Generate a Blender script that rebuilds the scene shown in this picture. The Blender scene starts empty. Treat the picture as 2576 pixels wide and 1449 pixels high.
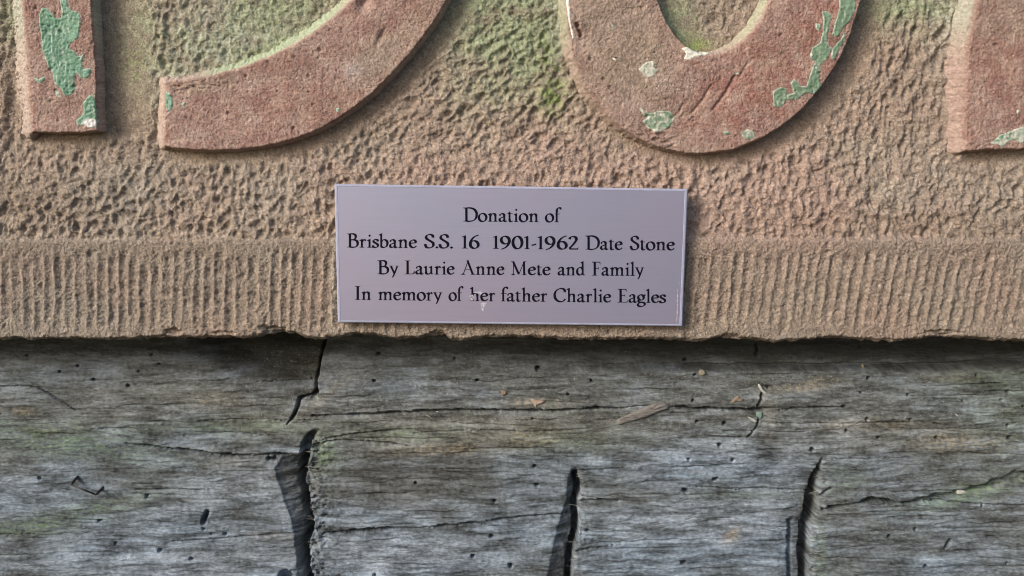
import bpy, math, random
import numpy as np
from mathutils import Vector

# ------------------------------------------------------------------ camera
S = 0.00017                     # metres on the wall per measured unit
F = 2230.0                      # focal length in measured units (picture 2576 wide)
CX, CY = 1288.0, 724.5
TH = math.radians(9.2)          # camera looks down by this much
D = F * S
CAM = np.array([0.0, -D * math.cos(TH), D * math.sin(TH)])
FW = np.array([0.0, math.cos(TH), -math.sin(TH)])
UP = np.array([0.0, math.sin(TH), math.cos(TH)])
scn = bpy.context.scene
col = scn.collection
cd = bpy.data.cameras.new("camera")
cam = bpy.data.objects.new("camera", cd)
col.objects.link(cam)
cam.location = CAM
cam.rotation_euler = (math.radians(90) - TH, 0, 0)
cd.sensor_width = 36.0
cd.lens = 36.0 * F / 2576.0
cd.clip_start = 0.01
cd.clip_end = 50
scn.camera = cam

# ------------------------------------------------------------------ light
SUN_TRAVEL = Vector((0.72, 0.55, -0.47)).normalized()     # from upper left, in front
sd = -SUN_TRAVEL
elev = math.asin(sd.z)
rot = math.atan2(sd.x, sd.y)
w = bpy.data.worlds.new("World")
scn.world = w
w.use_nodes = True
nt = w.node_tree
nt.nodes.clear()
sky = nt.nodes.new('ShaderNodeTexSky')
sky.sky_type = 'NISHITA'
sky.sun_disc = False
sky.sun_elevation = elev
sky.sun_rotation = rot
sky.dust_density = 3.0
bg = nt.nodes.new('ShaderNodeBackground')
bg.inputs['Strength'].default_value = 0.078
wo = nt.nodes.new('ShaderNodeOutputWorld')
nt.links.new(sky.outputs[0], bg.inputs['Color'])
nt.links.new(bg.outputs[0], wo.inputs['Surface'])
sl = bpy.data.lights.new("sun", 'SUN')
sl.energy = 1.28
sl.angle = math.radians(22)
sl.color = (1.0, 0.95, 0.885)
so = bpy.data.objects.new("sun", sl)
so.rotation_euler = SUN_TRAVEL.to_track_quat('-Z', 'Y').to_euler()
so.location = (-1, -1, 1)
col.objects.link(so)
scn.view_settings.view_transform = 'Standard'
scn.view_settings.look = 'None'
scn.view_settings.exposure = 1.04
scn.view_settings.gamma = 1
scn.cycles.use_denoising = True
scn.cycles.denoising_prefilter = 'ACCURATE'
scn.cycles.pixel_filter_type = 'BLACKMAN_HARRIS'
scn.cycles.filter_width = 1.05

# ------------------------------------------------------------------ noise and shape helpers
def _grad(seed):
    r = np.random.RandomState(seed)
    a = r.rand(256) * 2 * np.pi
    p = r.permutation(256)
    return np.cos(a), np.sin(a), np.concatenate([p, p, p])
_gc = {}
def perlin(x, y, seed=0):
    if seed not in _gc:
        _gc[seed] = _grad(seed)
    gx, gy, p = _gc[seed]
    xi = np.floor(x).astype(np.int64); yi = np.floor(y).astype(np.int64)
    xf = x - xi; yf = y - yi
    u = xf * xf * xf * (xf * (xf * 6 - 15) + 10)
    v = yf * yf * yf * (yf * (yf * 6 - 15) + 10)
    xi &= 255; yi &= 255
    def g(ix, iy, fx, fy):
        h = p[p[ix] + iy]
        return gx[h] * fx + gy[h] * fy
    a = g(xi, yi, xf, yf); b = g((xi + 1) & 255, yi, xf - 1, yf)
    c = g(xi, (yi + 1) & 255, xf, yf - 1); d = g((xi + 1) & 255, (yi + 1) & 255, xf - 1, yf - 1)
    return ((a + u * (b - a)) * (1 - v) + (c + u * (d - c)) * v) * 1.5
def fbm(x, y, seed=0, octv=4, gain=0.5):
    s = 0; a = 1.0; n = 0
    for i in range(octv):
        s = s + a * perlin(x * 2 ** i + 17.3 * i, y * 2 ** i - 9.1 * i, seed + i)
        n += a; a *= gain
    return s / n
def worley(x, y, seed=0, jit=0.78):
    """distance to the nearest and second nearest jittered point, and a random value of the nearest"""
    r = np.random.RandomState(seed)
    T = 128
    jx = (r.rand(T, T) - .5) * jit + .5; jy = (r.rand(T, T) - .5) * jit + .5; rv = r.rand(T, T)
    xi = np.floor(x).astype(np.int64); yi = np.floor(y).astype(np.int64)
    f1 = np.full(x.shape, 9.0); f2 = f1.copy(); val = np.zeros(x.shape)
    for dx in (-1, 0, 1):
        for dy in (-1, 0, 1):
            ix = xi + dx; iy = yi + dy
            px = ix + jx[ix % T, iy % T] - x; py = iy + jy[ix % T, iy % T] - y
            d = px * px + py * py
            n = d < f1
            f2 = np.where(n, f1, np.minimum(f2, d)); val = np.where(n, rv[ix % T, iy % T], val)
            f1 = np.where(n, d, f1)
    return np.sqrt(f1), np.sqrt(f2), val
def ss(a, b, x):
    t = np.clip((x - a) / (b - a), 0, 1)
    return t * t * (3 - 2 * t)
def mix(a, b, t):
    return a * (1 - t) + b * t
def smooth_poly(pts, n=8, closed=True):
    """Catmull-Rom through the points"""
    P = [np.array(p, float) for p in pts]; m = len(P); out = []
    rng = range(m) if closed else range(m - 1)
    for i in rng:
        if closed:
            a, b, c, d = P[i - 1], P[i], P[(i + 1) % m], P[(i + 2) % m]
        else:
            a, b, c, d = P[max(i - 1, 0)], P[i], P[i + 1], P[min(i + 2, m - 1)]
        for k in range(n):
            t = k / n
            out.append(0.5 * ((2 * b) + (-a + c) * t + (2 * a - 5 * b + 4 * c - d) * t * t + (-a + 3 * b - 3 * c + d) * t ** 3))
    if not closed:
        out.append(P[-1])
    return [tuple(o) for o in out]
def polysdf(x, y, poly, pad=90.0):
    """signed distance, positive inside; exact only within pad of the polygon's box"""
    P = np.array(poly, float)
    out = np.full(x.shape, -pad)
    m = (x > P[:, 0].min() - pad) & (x < P[:, 0].max() + pad) & (y > P[:, 1].min() - pad) & (y < P[:, 1].max() + pad)
    if not m.any():
        return out
    X = x[m]; Y = y[m]
    d2 = np.full(X.shape, 1e18); ins = np.zeros(X.shape, bool)
    for i in range(len(P)):
        ax, ay = P[i - 1]; bx, by = P[i]
        ex, ey = bx - ax, by - ay
        L = ex * ex + ey * ey
        if L == 0:
            continue
        t = np.clip(((X - ax) * ex + (Y - ay) * ey) / L, 0, 1)
        dx = X - ax - t * ex; dy = Y - ay - t * ey
        d2 = np.minimum(d2, dx * dx + dy * dy)
        c = ((ay > Y) != (by > Y))
        if ey != 0:
            ins ^= c & (X < ax + (Y - ay) * ex / ey)
    d = np.sqrt(d2)
    out[m] = np.where(ins, d, -d)
    return out
def linedist(x, y, pts, pad=40.0):
    """distance to an open polyline and the parameter 0..1 along it"""
    P = np.array(pts, float)
    d = np.full(x.shape, 1e3); s = np.zeros(x.shape)
    m = (x > P[:, 0].min() - pad) & (x < P[:, 0].max() + pad) & (y > P[:, 1].min() - pad) & (y < P[:, 1].max() + pad)
    if not m.any():
        return d, s
    X = x[m]; Y = y[m]; dd = np.full(X.shape, 1e3); sv = np.zeros(X.shape)
    seg = np.hypot(*(P[1:] - P[:-1]).T); tot = seg.sum(); acc = 0
    for i in range(len(P) - 1):
        e = P[i + 1] - P[i]
        t = np.clip(((X - P[i, 0]) * e[0] + (Y - P[i, 1]) * e[1]) / max(seg[i] ** 2, 1e-9), 0, 1)
        q = np.hypot(X - P[i, 0] - t * e[0], Y - P[i, 1] - t * e[1])
        n = q < dd
        dd = np.where(n, q, dd); sv = np.where(n, (acc + t * seg[i]) / tot, sv)
        acc += seg[i]
    d[m] = dd; s[m] = sv
    return d, s
def blob(x, y, cx, cy, rx, ry, ang=0.0):
    c, s = math.cos(math.radians(ang)), math.sin(math.radians(ang))
    u = ((x - cx) * c + (y - cy) * s) / rx; v = (-(x - cx) * s + (y - cy) * c) / ry
    return np.exp(-(u * u + v * v))

def wall(x, y, hmm):
    """measured picture position -> point on the surface that stands hmm millimetres in front of the wall plane"""
    x = np.asarray(x, float); y = np.asarray(y, float)
    rx = (x - CX) / F; ru = -(y - CY) / F
    ry = FW[1] + ru * UP[1]; rz = FW[2] + ru * UP[2]
    t = (-np.asarray(hmm, float) / 1000.0 - CAM[1]) / ry
    return np.stack([CAM[0] + t * rx, CAM[1] + t * ry, CAM[2] + t * rz], -1)
def axis(lo, a, b, hi, step, grow=1.12):
    mid = list(np.arange(a, b + step, step)); L = []; s = step; v = a
    while v > lo:
        s = min(s * grow, 40); v -= s; L.append(v)
    R = []; s = step; v = mid[-1]
    while v < hi:
        s = min(s * grow, 40); v += s; R.append(v)
    return np.array(L[::-1] + mid + R)

# ------------------------------------------------------------------ mesh and object helpers
def link(o, parent=None):
    col.objects.link(o)
    if parent is not None:
        o.parent = parent
    return o
def tag(o, label=None, cat=None, group=None, kind=None):
    for k, v in (('label', label), ('category', cat), ('group', group), ('kind', kind)):
        if v: o[k] = v
    return o
def empty(name, loc=(0, 0, 0)):
    o = bpy.data.objects.new(name, None); o.empty_display_size = .02; o.location = loc
    return link(o)
def np_mesh(name, verts, quads, mat, parent=None, attrs=None, tris=False, smooth=True):
    me = bpy.data.meshes.new(name)
    k = quads.shape[1]; nq = len(quads)
    me.vertices.add(len(verts)); me.loops.add(nq * k); me.polygons.add(nq)
    me.vertices.foreach_set('co', verts.astype(np.float32).ravel())
    me.loops.foreach_set('vertex_index', quads.astype(np.int32).ravel())
    me.polygons.foreach_set('loop_start', np.arange(0, nq * k, k, dtype=np.int32))
    me.update(calc_edges=True)
    me.polygons.foreach_set('use_smooth', np.full(nq, smooth))
    for an, av in (attrs or {}).items():
        if av.ndim == 2:
            at = me.attributes.new(an, 'FLOAT_COLOR', 'POINT')
            at.data.foreach_set('color', np.concatenate([av, np.ones((len(av), 1))], 1).astype(np.float32).ravel())
        else:
            at = me.attributes.new(an, 'FLOAT', 'POINT')
            at.data.foreach_set('value', av.astype(np.float32))
    me.materials.append(mat)
    me.validate()
    o = bpy.data.objects.new(name, me)
    return link(o, parent)
def grid_quads(nr, nc, keep=None):
    """faces of an nr x nc vertex lattice (rows run down the wall), facing the viewer; keep: per-vertex mask"""
    i = np.arange(nr * nc).reshape(nr, nc)
    q = np.stack([i[:-1, :-1], i[1:, :-1], i[1:, 1:], i[:-1, 1:]], -1).reshape(-1, 4)
    if keep is not None:
        k = keep.ravel()
        q = q[k[q].any(1)]
    return q
def compact(verts, quads, attrs):
    u, inv = np.unique(quads, return_inverse=True)
    return verts[u], inv.reshape(quads.shape), {k: v[u] for k, v in attrs.items()}
def py_mesh(name, verts, faces, mat, parent=None, smooth=False):
    me = bpy.data.meshes.new(name)
    me.from_pydata([tuple(map(float, v)) for v in verts], [], faces)
    me.materials.append(mat)
    if smooth:
        me.polygons.foreach_set('use_smooth', [True] * len(me.polygons))
    me.update()
    return link(bpy.data.objects.new(name, me), parent)

# ------------------------------------------------------------------ materials
class NT:
    def __init__(s, name):
        s.m = bpy.data.materials.new(name); s.m.use_nodes = True
        s.t = s.m.node_tree; s.t.nodes.clear()
        s.out = s.n('ShaderNodeOutputMaterial')
        s.b = s.n('ShaderNodeBsdfPrincipled'); s.l(s.b.outputs[0], s.out.inputs[0])
        s.tc = s.n('ShaderNodeTexCoord').outputs['Object']
    def n(s, t, **k):
        x = s.t.nodes.new(t)
        for a, v in k.items(): setattr(x, a, v)
        return x
    def l(s, a, b): s.t.links.new(a, b)
    def scaled(s, v):
        m = s.n('ShaderNodeMapping'); s.l(s.tc, m.inputs[0]); m.inputs['Scale'].default_value = v
        return m.outputs[0]
    def noise(s, scale, detail=4, rough=.55, vec=None):
        x = s.n('ShaderNodeTexNoise'); x.inputs['Scale'].default_value = scale
        x.inputs['Detail'].default_value = detail; x.inputs['Roughness'].default_value = rough
        s.l(vec if vec is not None else s.tc, x.inputs['Vector'])
        return x.outputs['Fac']
    def rng(s, v, a, b, c, d):
        x = s.n('ShaderNodeMapRange'); s.l(v, x.inputs[0])
        for i, q in enumerate((a, b, c, d)): x.inputs[1 + i].default_value = q
        return x.outputs[0]
    def math(s, op, a, b):
        x = s.n('ShaderNodeMath', operation=op)
        for i, q in enumerate((a, b)):
            if isinstance(q, (int, float)): x.inputs[i].default_value = q
            else: s.l(q, x.inputs[i])
        return x.outputs[0]
    def mixc(s, fac, a, b, mode='MIX'):
        x = s.n('ShaderNodeMix', data_type='RGBA', blend_type=mode)
        for sock, q in ((x.inputs[0], fac), (x.inputs[6], a), (x.inputs[7], b)):
            if isinstance(q, (int, float)): sock.default_value = q
            elif isinstance(q, tuple): sock.default_value = (*q, 1)
            else: s.l(q, sock)
        return x.outputs[2]
    def attr(s, name):
        return s.n('ShaderNodeAttribute', attribute_name=name)
    def scale_col(s, c, f):
        x = s.n('ShaderNodeVectorMath', operation='SCALE')
        s.l(c, x.inputs[0]); s.l(f, x.inputs[3])
        return x.outputs[0]
    def bump(s, h, dist, strength=1.0):
        x = s.n('ShaderNodeBump'); x.inputs['Distance'].default_value = dist; x.inputs['Strength'].default_value = strength
        s.l(h, x.inputs['Height']); s.l(x.outputs[0], s.b.inputs['Normal'])
def stone_material(name, grain=0.3, bump=.0005, rough=.9):
    m = NT(name)
    c = m.attr('tint').outputs['Color']
    g1 = m.noise(2600, 3, .7); g2 = m.noise(900, 4, .6)
    f = m.math('MULTIPLY', m.rng(g1, .3, .7, 1 - grain, 1 + grain), m.rng(g2, .3, .7, .86, 1.14))
    cc = m.scale_col(c, f)
    # pale and dark sand grains
    v = m.n('ShaderNodeTexVoronoi'); v.inputs['Scale'].default_value = 1500; m.l(m.tc, v.inputs['Vector'])
    sp = m.n('ShaderNodeSeparateColor'); m.l(v.outputs['Color'], sp.inputs[0])
    near = m.rng(v.outputs['Distance'], .18, .34, 1, 0)
    cc = m.mixc(m.math('MULTIPLY', near, m.rng(sp.outputs[0], .80, .86, 0, .5)), cc, (.62, .55, .45))
    cc = m.mixc(m.math('MULTIPLY', near, m.rng(sp.outputs[1], .92, .95, 0, .6)), cc, (.05, .04, .035))
    m.l(cc, m.b.inputs['Base Color']); m.b.inputs['Roughness'].default_value = rough
    m.b.inputs['Specular IOR Level'].default_value = .25
    m.bump(m.math('ADD', m.noise(1500, 4, .65), m.math('MULTIPLY', m.noise(500, 3, .6), 1.2)), bump)
    return m.m
MAT_STONE = stone_material('sandstone', .36, .0008)
MAT_DIGIT = stone_material('worn_red_stone', .26, .0005, .8)
def paint_material():
    m = NT('green_paint')
    c = m.attr('tint').outputs['Color']
    cc = m.scale_col(c, m.rng(m.noise(500, 4, .6), .3, .7, .86, 1.12))
    m.l(cc, m.b.inputs['Base Color']); m.b.inputs['Roughness'].default_value = .55
    m.bump(m.noise(900, 4, .6), .00018)
    return m.m
MAT_PAINT = paint_material()
def wood_material():
    m = NT('weathered_wood')
    c = m.attr('tint').outputs['Color']
    warp = m.n('ShaderNodeTexNoise'); warp.inputs['Scale'].default_value = 45; warp.inputs['Detail'].default_value = 3; m.l(m.tc, warp.inputs['Vector'])
    wv = m.n('ShaderNodeVectorMath', operation='SCALE'); m.l(warp.outputs['Color'], wv.inputs[0]); wv.inputs[3].default_value = .006
    wa = m.n('ShaderNodeVectorMath', operation='ADD'); m.l(m.tc, wa.inputs[0]); m.l(wv.outputs[0], wa.inputs[1]); m.tc = wa.outputs[0]
    st = m.noise(1, 6, .72, m.scaled((420, 60, 2300)))
    st2 = m.noise(1, 6, .70, m.scaled((150, 60, 620)))
    fine = m.noise(2400, 3, .7)
    f = m.math('MULTIPLY', m.math('MULTIPLY', m.rng(st, .3, .7, .76, 1.26), m.rng(st2, .3, .7, .74, 1.28)), m.rng(fine, .3, .7, .78, 1.22))
    cc = m.scale_col(c, f)
    m.l(cc, m.b.inputs['Base Color']); m.b.inputs['Roughness'].default_value = .85
    m.b.inputs['Specular IOR Level'].default_value = .3
    m.bump(m.math('ADD', m.math('ADD', st, m.math('MULTIPLY', fine, .45)), st2), .0007)
    return m.m
MAT_WOOD = wood_material()
def plain(name, c, rough=.7, nscale=600, amp=.15, metal=0.0, bump=0.0):
    m = NT(name)
    n = m.noise(nscale, 4, .6)
    k = m.n('ShaderNodeRGB'); k.outputs[0].default_value = (*c, 1)
    m.l(m.scale_col(k.outputs[0], m.rng(n, .3, .7, 1 - amp, 1 + amp)), m.b.inputs['Base Color'])
    m.b.inputs['Roughness'].default_value = rough; m.b.inputs['Metallic'].default_value = metal
    if bump: m.bump(n, bump)
    return m.m

# ------------------------------------------------------------------ outlines of the raised numerals (measured, finished beyond the frame)
def U(pts, ox, oy, k=.3255):
    return [(ox + k * x, oy + k * y) for x, y in pts]
ONE_A = [(30, -800), (215, -800), (217, -400), (229, 0), (240, 200), (244, 329), (160, 333), (84, 331), (78, 240), (63, 0), (45, -400), (40, -640), (-30, -640), (-30, -760)]
NINE_ARC = ([(418, 210)] + smooth_poly([(418, 210), (500, 199), (570, 182), (640, 160), (700, 135), (760, 103), (820, 62), (862, 26), (905, -16), (950, -75), (985, -150), (1000, -250)], 4, False)
            + smooth_poly([(1190, -420), (1185, -250), (1160, -110), (1130, -15), (1085, 62), (1020, 145), (945, 225), (860, 290), (770, 337), (680, 363), (570, 376), (480, 375), (416, 366)], 4, False))
def ell(cx, cy, rx, ry, n=56):
    return [(cx + rx * math.cos(2 * math.pi * i / n), cy + ry * math.sin(2 * math.pi * i / n)) for i in range(n)]
NINE_OUT, NINE_IN = ell(860, -430, 330, 360), ell(850, -440, 155, 195)
ZERO_OUT = smooth_poly([(1425, -60), (1430, 40), (1441, 130), (1470, 210), (1515, 275), (1575, 328), (1650, 366), (1740, 384), (1830, 377), (1915, 347), (2000, 290),
                        (2070, 212), (2125, 120), (2156, 30), (2172, -60), (2170, -320), (2080, -640), (1800, -790), (1520, -640), (1432, -320)], 6)
ZERO_IN = smooth_poly([(1641, -60), (1658, 10), (1682, 64), (1718, 112), (1765, 137), (1812, 137), (1862, 112), (1905, 66), (1935, 10), (1948, -60), (1950, -320), (1890, -520), (1800, -570), (1700, -520), (1640, -320)], 6)
ONE_B = [(2470, -800), (2650, -800), (2640, -400), (2618, 0), (2604, 372), (2520, 374), (2431, 378), (2434, 200), (2440, 120), (2462, 0), (2466, -400), (2468, -640), (2400, -640), (2400, -760)]
def numeral_sdf(k, x, y):
    if k == 0: return polysdf(x, y, ONE_A)
    if k == 1:
        ring = np.minimum(polysdf(x, y, NINE_OUT), -polysdf(x, y, NINE_IN))
        return np.maximum(polysdf(x, y, NINE_ARC), ring)
    if k == 2: return np.minimum(polysdf(x, y, ZERO_OUT), -polysdf(x, y, ZERO_IN))
    return polysdf(x, y, ONE_B)

# ------------------------------------------------------------------ date stone: sunk field and tooled margin
EDGE = [(-1400, 856), (-200, 858), (0, 857), (120, 856), (250, 858), (330, 857), (352, 853), (400, 852), (470, 853), (560, 851), (610, 853), (650, 848), (690, 841), (715, 839), (745, 843), (775, 855), (800, 857),
        (850, 850), (885, 844), (925, 845), (960, 850), (1000, 856), (1050, 853), (1090, 846), (1118, 845), (1130, 856), (1165, 858), (1210, 854), (1240, 850), (1330, 850), (1375, 853), (1420, 857), (1600, 856),
        (1700, 858), (1770, 861), (1800, 854), (1830, 853), (1880, 856), (1950, 862), (1990, 861), (2050, 857), (2085, 853), (2120, 853), (2160, 858), (2250, 860), (2310, 857), (2340, 850), (2390, 848), (2440, 853), (2480, 857), (2530, 860), (2600, 861), (4000, 858)]
EX, EY = np.array(EDGE).T
def edge_y(x):
    return np.interp(x, EX, EY) + 2.2 * perlin(x / 23.0, x * 0 + .5, 71) + 1.2 * perlin(x / 8.0, x * 0 + .5, 72)
STEP = 2.3
xs = axis(-1300, -70, 2650, 3900, STEP)
ys = axis(-900, -60, 862, 863, STEP)
ys = np.append(ys[ys < 856], 857.0)
X, Yn = np.meshgrid(xs, ys)
Y = Yn + (edge_y(xs)[None, :] - 857) * ss(770, 857, Yn)
BAND = 602.0 + 4 * perlin(xs / 90.0, xs * 0 + .3, 5)[None, :] + 3 * perlin(xs / 17.0, xs * 0 + .3, 6)[None, :] + 0 * Yn
base = np.where(True, -0.8 - 3.1 * ss(590, 300, Y), 0) * ss(612, 596, Y)      # smooth base, mm
sd_all = np.full(X.shape, -90.0)
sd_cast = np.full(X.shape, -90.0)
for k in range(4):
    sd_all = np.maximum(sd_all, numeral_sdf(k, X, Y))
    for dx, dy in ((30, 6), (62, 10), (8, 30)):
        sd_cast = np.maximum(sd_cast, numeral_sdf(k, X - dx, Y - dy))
wx = X + 9 * perlin(X / 40, Y / 40, 11) ; wy = Y + 9 * perlin(X / 40, Y / 40, 12)
def pits(u, v, cell, seed, depth):
    f1, f2, val = worley(u / cell, v / cell, seed)
    size = .42 + .26 * val
    return -depth * (.35 + .65 * val) * np.exp(-(f1 / (size * .78)) ** 2.2), f2 - f1
def rotuv(x, y, ang, sx, sy):
    c, s = math.cos(math.radians(ang)), math.sin(math.radians(ang))
    return (x * c + y * s) / sx, (-x * s + y * c) / sy
# three tool directions
u, v = rotuv(wx, wy, 8, 1, 1.25); pa, ra = pits(u, v, 22, 21, 2.2)
u, v = rotuv(wx, wy, -38, 1.7, .9); pb, rb = pits(u, v, 21, 22, 2.0)
u, v = rotuv(wx, wy, 12, .95, 2.6); pc, rc = pits(u, v, 24, 23, 2.2)
wb = np.clip(blob(X, Y, 1230, 250, 430, 230) * 1.5, 0, 1) * ss(470, 330, Y)
wc = np.clip(blob(X, Y, 2300, 150, 190, 330) * 1.5 + blob(X, Y, 385, 330, 60, 120) + blob(X, Y, 0, 200, 60, 400), 0, 1)
pit = pa * (1 - wb) * (1 - wc) + pb * wb * (1 - wc) + pc * wc
pit2, _ = pits(wx + 300, wy, 14.5, 24, .55)
lump = 1.3 * fbm(X / 46, Y / 46, 31, 3, .5) + 1.3 * fbm(X / 19, Y / 21, 36, 3, .55)
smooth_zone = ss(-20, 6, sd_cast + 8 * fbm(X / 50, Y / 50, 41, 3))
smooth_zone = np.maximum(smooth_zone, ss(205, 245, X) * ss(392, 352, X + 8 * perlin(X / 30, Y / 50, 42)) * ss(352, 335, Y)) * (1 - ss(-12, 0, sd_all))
inner = ss(-10, 30, polysdf(X, Y, ZERO_IN))
ninein = blob(X, Y, 640, 30, 260, 170)
amp = (1 - .93 * smooth_zone) * (.78 + .35 * fbm(X / 160, Y / 160, 45, 2)) * (1 - .45 * inner) * (1 - .35 * ninein)
field = (pit + pit2 * .9 + lump) * amp - .8 * smooth_zone + .35 * fbm(X / 90, Y / 90, 48, 3)
# tooled margin: chisel strokes running down, leaning over to the right side
lean = np.interp(X, [0, 700, 1700, 2576], [-.02, .03, .10, .22])
gu = (X + lean * (Y - 720) + 7 * perlin(X / 150, Y / 400, 51) + 3.0 * perlin(X / 26, Y / 60, 52)) / 27.0
strk = np.floor(gu); fr = gu - strk
rs = np.random.RandomState(4); rr = rs.rand(4096)
si = strk.astype(int) % 4096
prof = -np.sin(np.pi * fr) ** .95
top_end = 618 + 26 * rr[si] ** 2; bot_end = 850 - 42 * rr[(si * 7 + 3) % 4096]
gmask = ss(0, 26, Y - top_end) * (1 - ss(-30, 18, Y - bot_end))
gdepth = (.7 + .6 * rr[(si * 13 + 5) % 4096]) * (.75 + .6 * fbm(X / 60, Y / 45, 55, 2)) * np.where((X > 1000) & (X < 1720), .4, 1) * (.75 + .25 * ss(2700, 1700, X))
band = 1.1 * prof * gdepth * gmask + .42 * fbm(X / 24, Y / 24, 57, 4, .6) + .25 * fbm(X / 7, Y / 7, 58, 2)
band -= .5 * ss(.62, .9, worley(X / 19, Y / 26, 59)[2]) * (1 - ss(.12, .38, worley(X / 19, Y / 26, 59)[0]))
fb = ss(BAND - 7, BAND + 5, Y)
detail = field * (1 - fb) + band * fb
# sand grains of the stone
gr = np.random.RandomState(31)
inview = ((X > -60) & (X < 2640) & (Y > -60)) * 1.0
grainh = gr.randn(*X.shape) * inview
graing = fbm(X / 6.5, Y / 6.5, 64, 2) * inview
detail += (.085 * grainh + .34 * graing) * (1 - .45 * smooth_zone * (1 - fb))
# broken lower arris
e = (edge_y(xs)[None, :] - Y)
detail -= 3.0 * (1 - ss(0, 13, e)) ** 2 * (1 + .6 * perlin(X / 30, Y / 14, 61))
for cx, cy, rx, ry, dp in ((435, 835, 26, 12, 2.4), (690, 832, 36, 12, 2.6), (665, 824, 18, 9, 1.5), (1100, 838, 22, 9, 2), (560, 838, 40, 7, 1.2), (2370, 838, 60, 9, 1.5), (1840, 846, 30, 8, 1.6)):
    detail -= dp * ss(.35, .8, blob(X, Y, cx, cy, rx, ry) + .25 * fbm(X / 12, Y / 12, 63, 2))
# deeper hollows seen beside the plaque and at the left border
detail -= 1.8 * blob(X, Y, 1760, 540, 26, 62) + 1.2 * blob(X, Y, 30, 150, 18, 260) + 1.2 * blob(X, Y, 300, 60, 50, 330) + 1.0 * blob(X, Y, 310, 330, 70, 20)
detail += 1.0 * blob(X, Y, 367, 420, 8, 100) * ss(200, 300, Y)
# colour of the stone itself
n1 = fbm(X / 260, Y / 200, 81, 4); n2 = fbm(X / 70, Y / 70, 82, 4); n3 = fbm(X / 20, Y / 20, 83, 3)
def C(*a): return np.array(a, float)
tan, pink, grey = C(.40, .32, .255), C(.455, .335, .278), C(.365, .325, .275)
def lay(c, target, m):
    return c * (1 - m[..., None]) + target * m[..., None]
tint = np.broadcast_to(tan, X.shape + (3,)).copy()
mp = np.clip(blob(X, Y, 1640, 450, 520, 190) * 1.05 + .5 * blob(X, Y, 2150, 560, 420, 140) + .5 * blob(X, Y, 1000, 440, 300, 120) + .9 * n1, 0, 1)
tint = lay(tint, pink, mp)
mg = np.clip(.9 * blob(X, Y, 60, 700, 330, 260) + .6 * blob(X, Y, 2560, 560, 250, 330) + .55 * blob(X, Y, 460, 470, 300, 90) - .7 * n1 + .5 * n2, 0, 1)
tint = lay(tint, grey, mg * .8)
db = np.clip(.5 * n1 + .9 * n2 + .7 * blob(X, Y, 80, 520, 260, 60) + .7 * blob(X, Y, 2300, 560, 420, 50) + .5 * blob(X, Y, 10, 200, 60, 300), 0, 1)
tint = lay(tint, C(.24, .17, .12), db * .5)
algae = np.clip(1.0 * blob(X, Y, 640, 70, 260, 130, -22) + .95 * blob(X, Y, 1330, 110, 130, 170, 60) + .8 * blob(X, Y, 1240, 10, 180, 80) + .9 * blob(X, Y, 1700, 60, 60, 90) + .8 * blob(X, Y, 2290, 10, 150, 60)
                + .5 * blob(X, Y, 340, 60, 60, 120) + .45 * blob(X, Y, 10, 20, 80, 90), 0, 1)
algae = np.clip(algae * (.9 + 1.0 * n2 + .5 * n3), 0, 1)
tint = lay(tint, C(.33, .37, .235), np.clip(algae * 1.15, 0, 1) * .95)
tint = lay(tint, C(.29, .215, .15), np.clip(smooth_zone * (.7 + n2) - algae * .7, 0, 1) * .55)  # brown of the smooth cut, with the numerals' shadow bands put into colour
bright = np.clip(.9 * blob(X, Y, 1385, 170, 26, 90, -12) + .8 * blob(X, Y, 1385, 250, 30, 40) + .9 * blob(X, Y, 1745, 118, 60, 26) + .7 * blob(X, Y, 700, 130, 130, 20, -25) + .5 * blob(X, Y, 330, 150, 30, 60), 0, 1) * np.clip(.6 + 2.2 * n3 + n2, 0, 1)
tint = lay(tint, C(.22, .30, .085), bright * .8)
whitish = np.clip(blob(X, Y, 520, 60, 110, 90) * .6 + blob(X, Y, 1400, 60, 25, 120) * .6 + blob(X, Y, 2400, 60, 60, 130) * .6 + .5 * blob(X, Y, 590, 120, 180, 40, -20) + blob(X, Y, 838, 700, 9, 120) * .7, 0, 1) * np.clip(.7 + 1.4 * n3, 0, 1)
tint = lay(tint, C(.52, .52, .45), whitish * .7)
tint *= (1 + .34 * n3 + .26 * n2)[..., None]
tint *= (1 - .10 * ss(-.3, -1.6, pit * (1 - fb)))[..., None]                 # darker toward the bottom of the tool pits
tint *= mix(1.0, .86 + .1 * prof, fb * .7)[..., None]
tint *= (1 + .075 * gr.randn(*X.shape) * inview + .34 * np.clip(grainh * .3 + graing, -1, 1))[..., None]
sp = (np.random.RandomState(9).rand(*X.shape) > .9965) * (Y > -40)
tint = lay(tint, C(.62, .56, .47), sp * .6)
tint = np.clip(tint, .02, .8)
H = base + detail
P = wall(X, Y, base); P[..., 1] -= detail / 1000.0
R, Cn = X.shape
split = int(np.argmin(abs(ys - 603)))
stone = empty('date_stone', (0, .02, float(wall(1288, 857, 0)[2])))
tag(stone, 'reddish sandstone date stone with raised numerals and a tooled lower margin', 'carved stone')
loc0 = np.array(stone.location)
def sub(r0, r1, extraV=None, extraT=None):
    V = P[r0:r1].reshape(-1, 3); T = tint[r0:r1].reshape(-1, 3)
    n = r1 - r0
    if extraV is not None:
        V = np.concatenate([V, extraV.reshape(-1, 3)]); T = np.concatenate([T, extraT.reshape(-1, 3)]); n += extraV.shape[0]
    return V - loc0, grid_quads(n, Cn), {'tint': T}
V, Q, A = sub(0, split + 1)
o = np_mesh('sunk_field', V, Q, MAT_STONE, stone, A)
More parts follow.
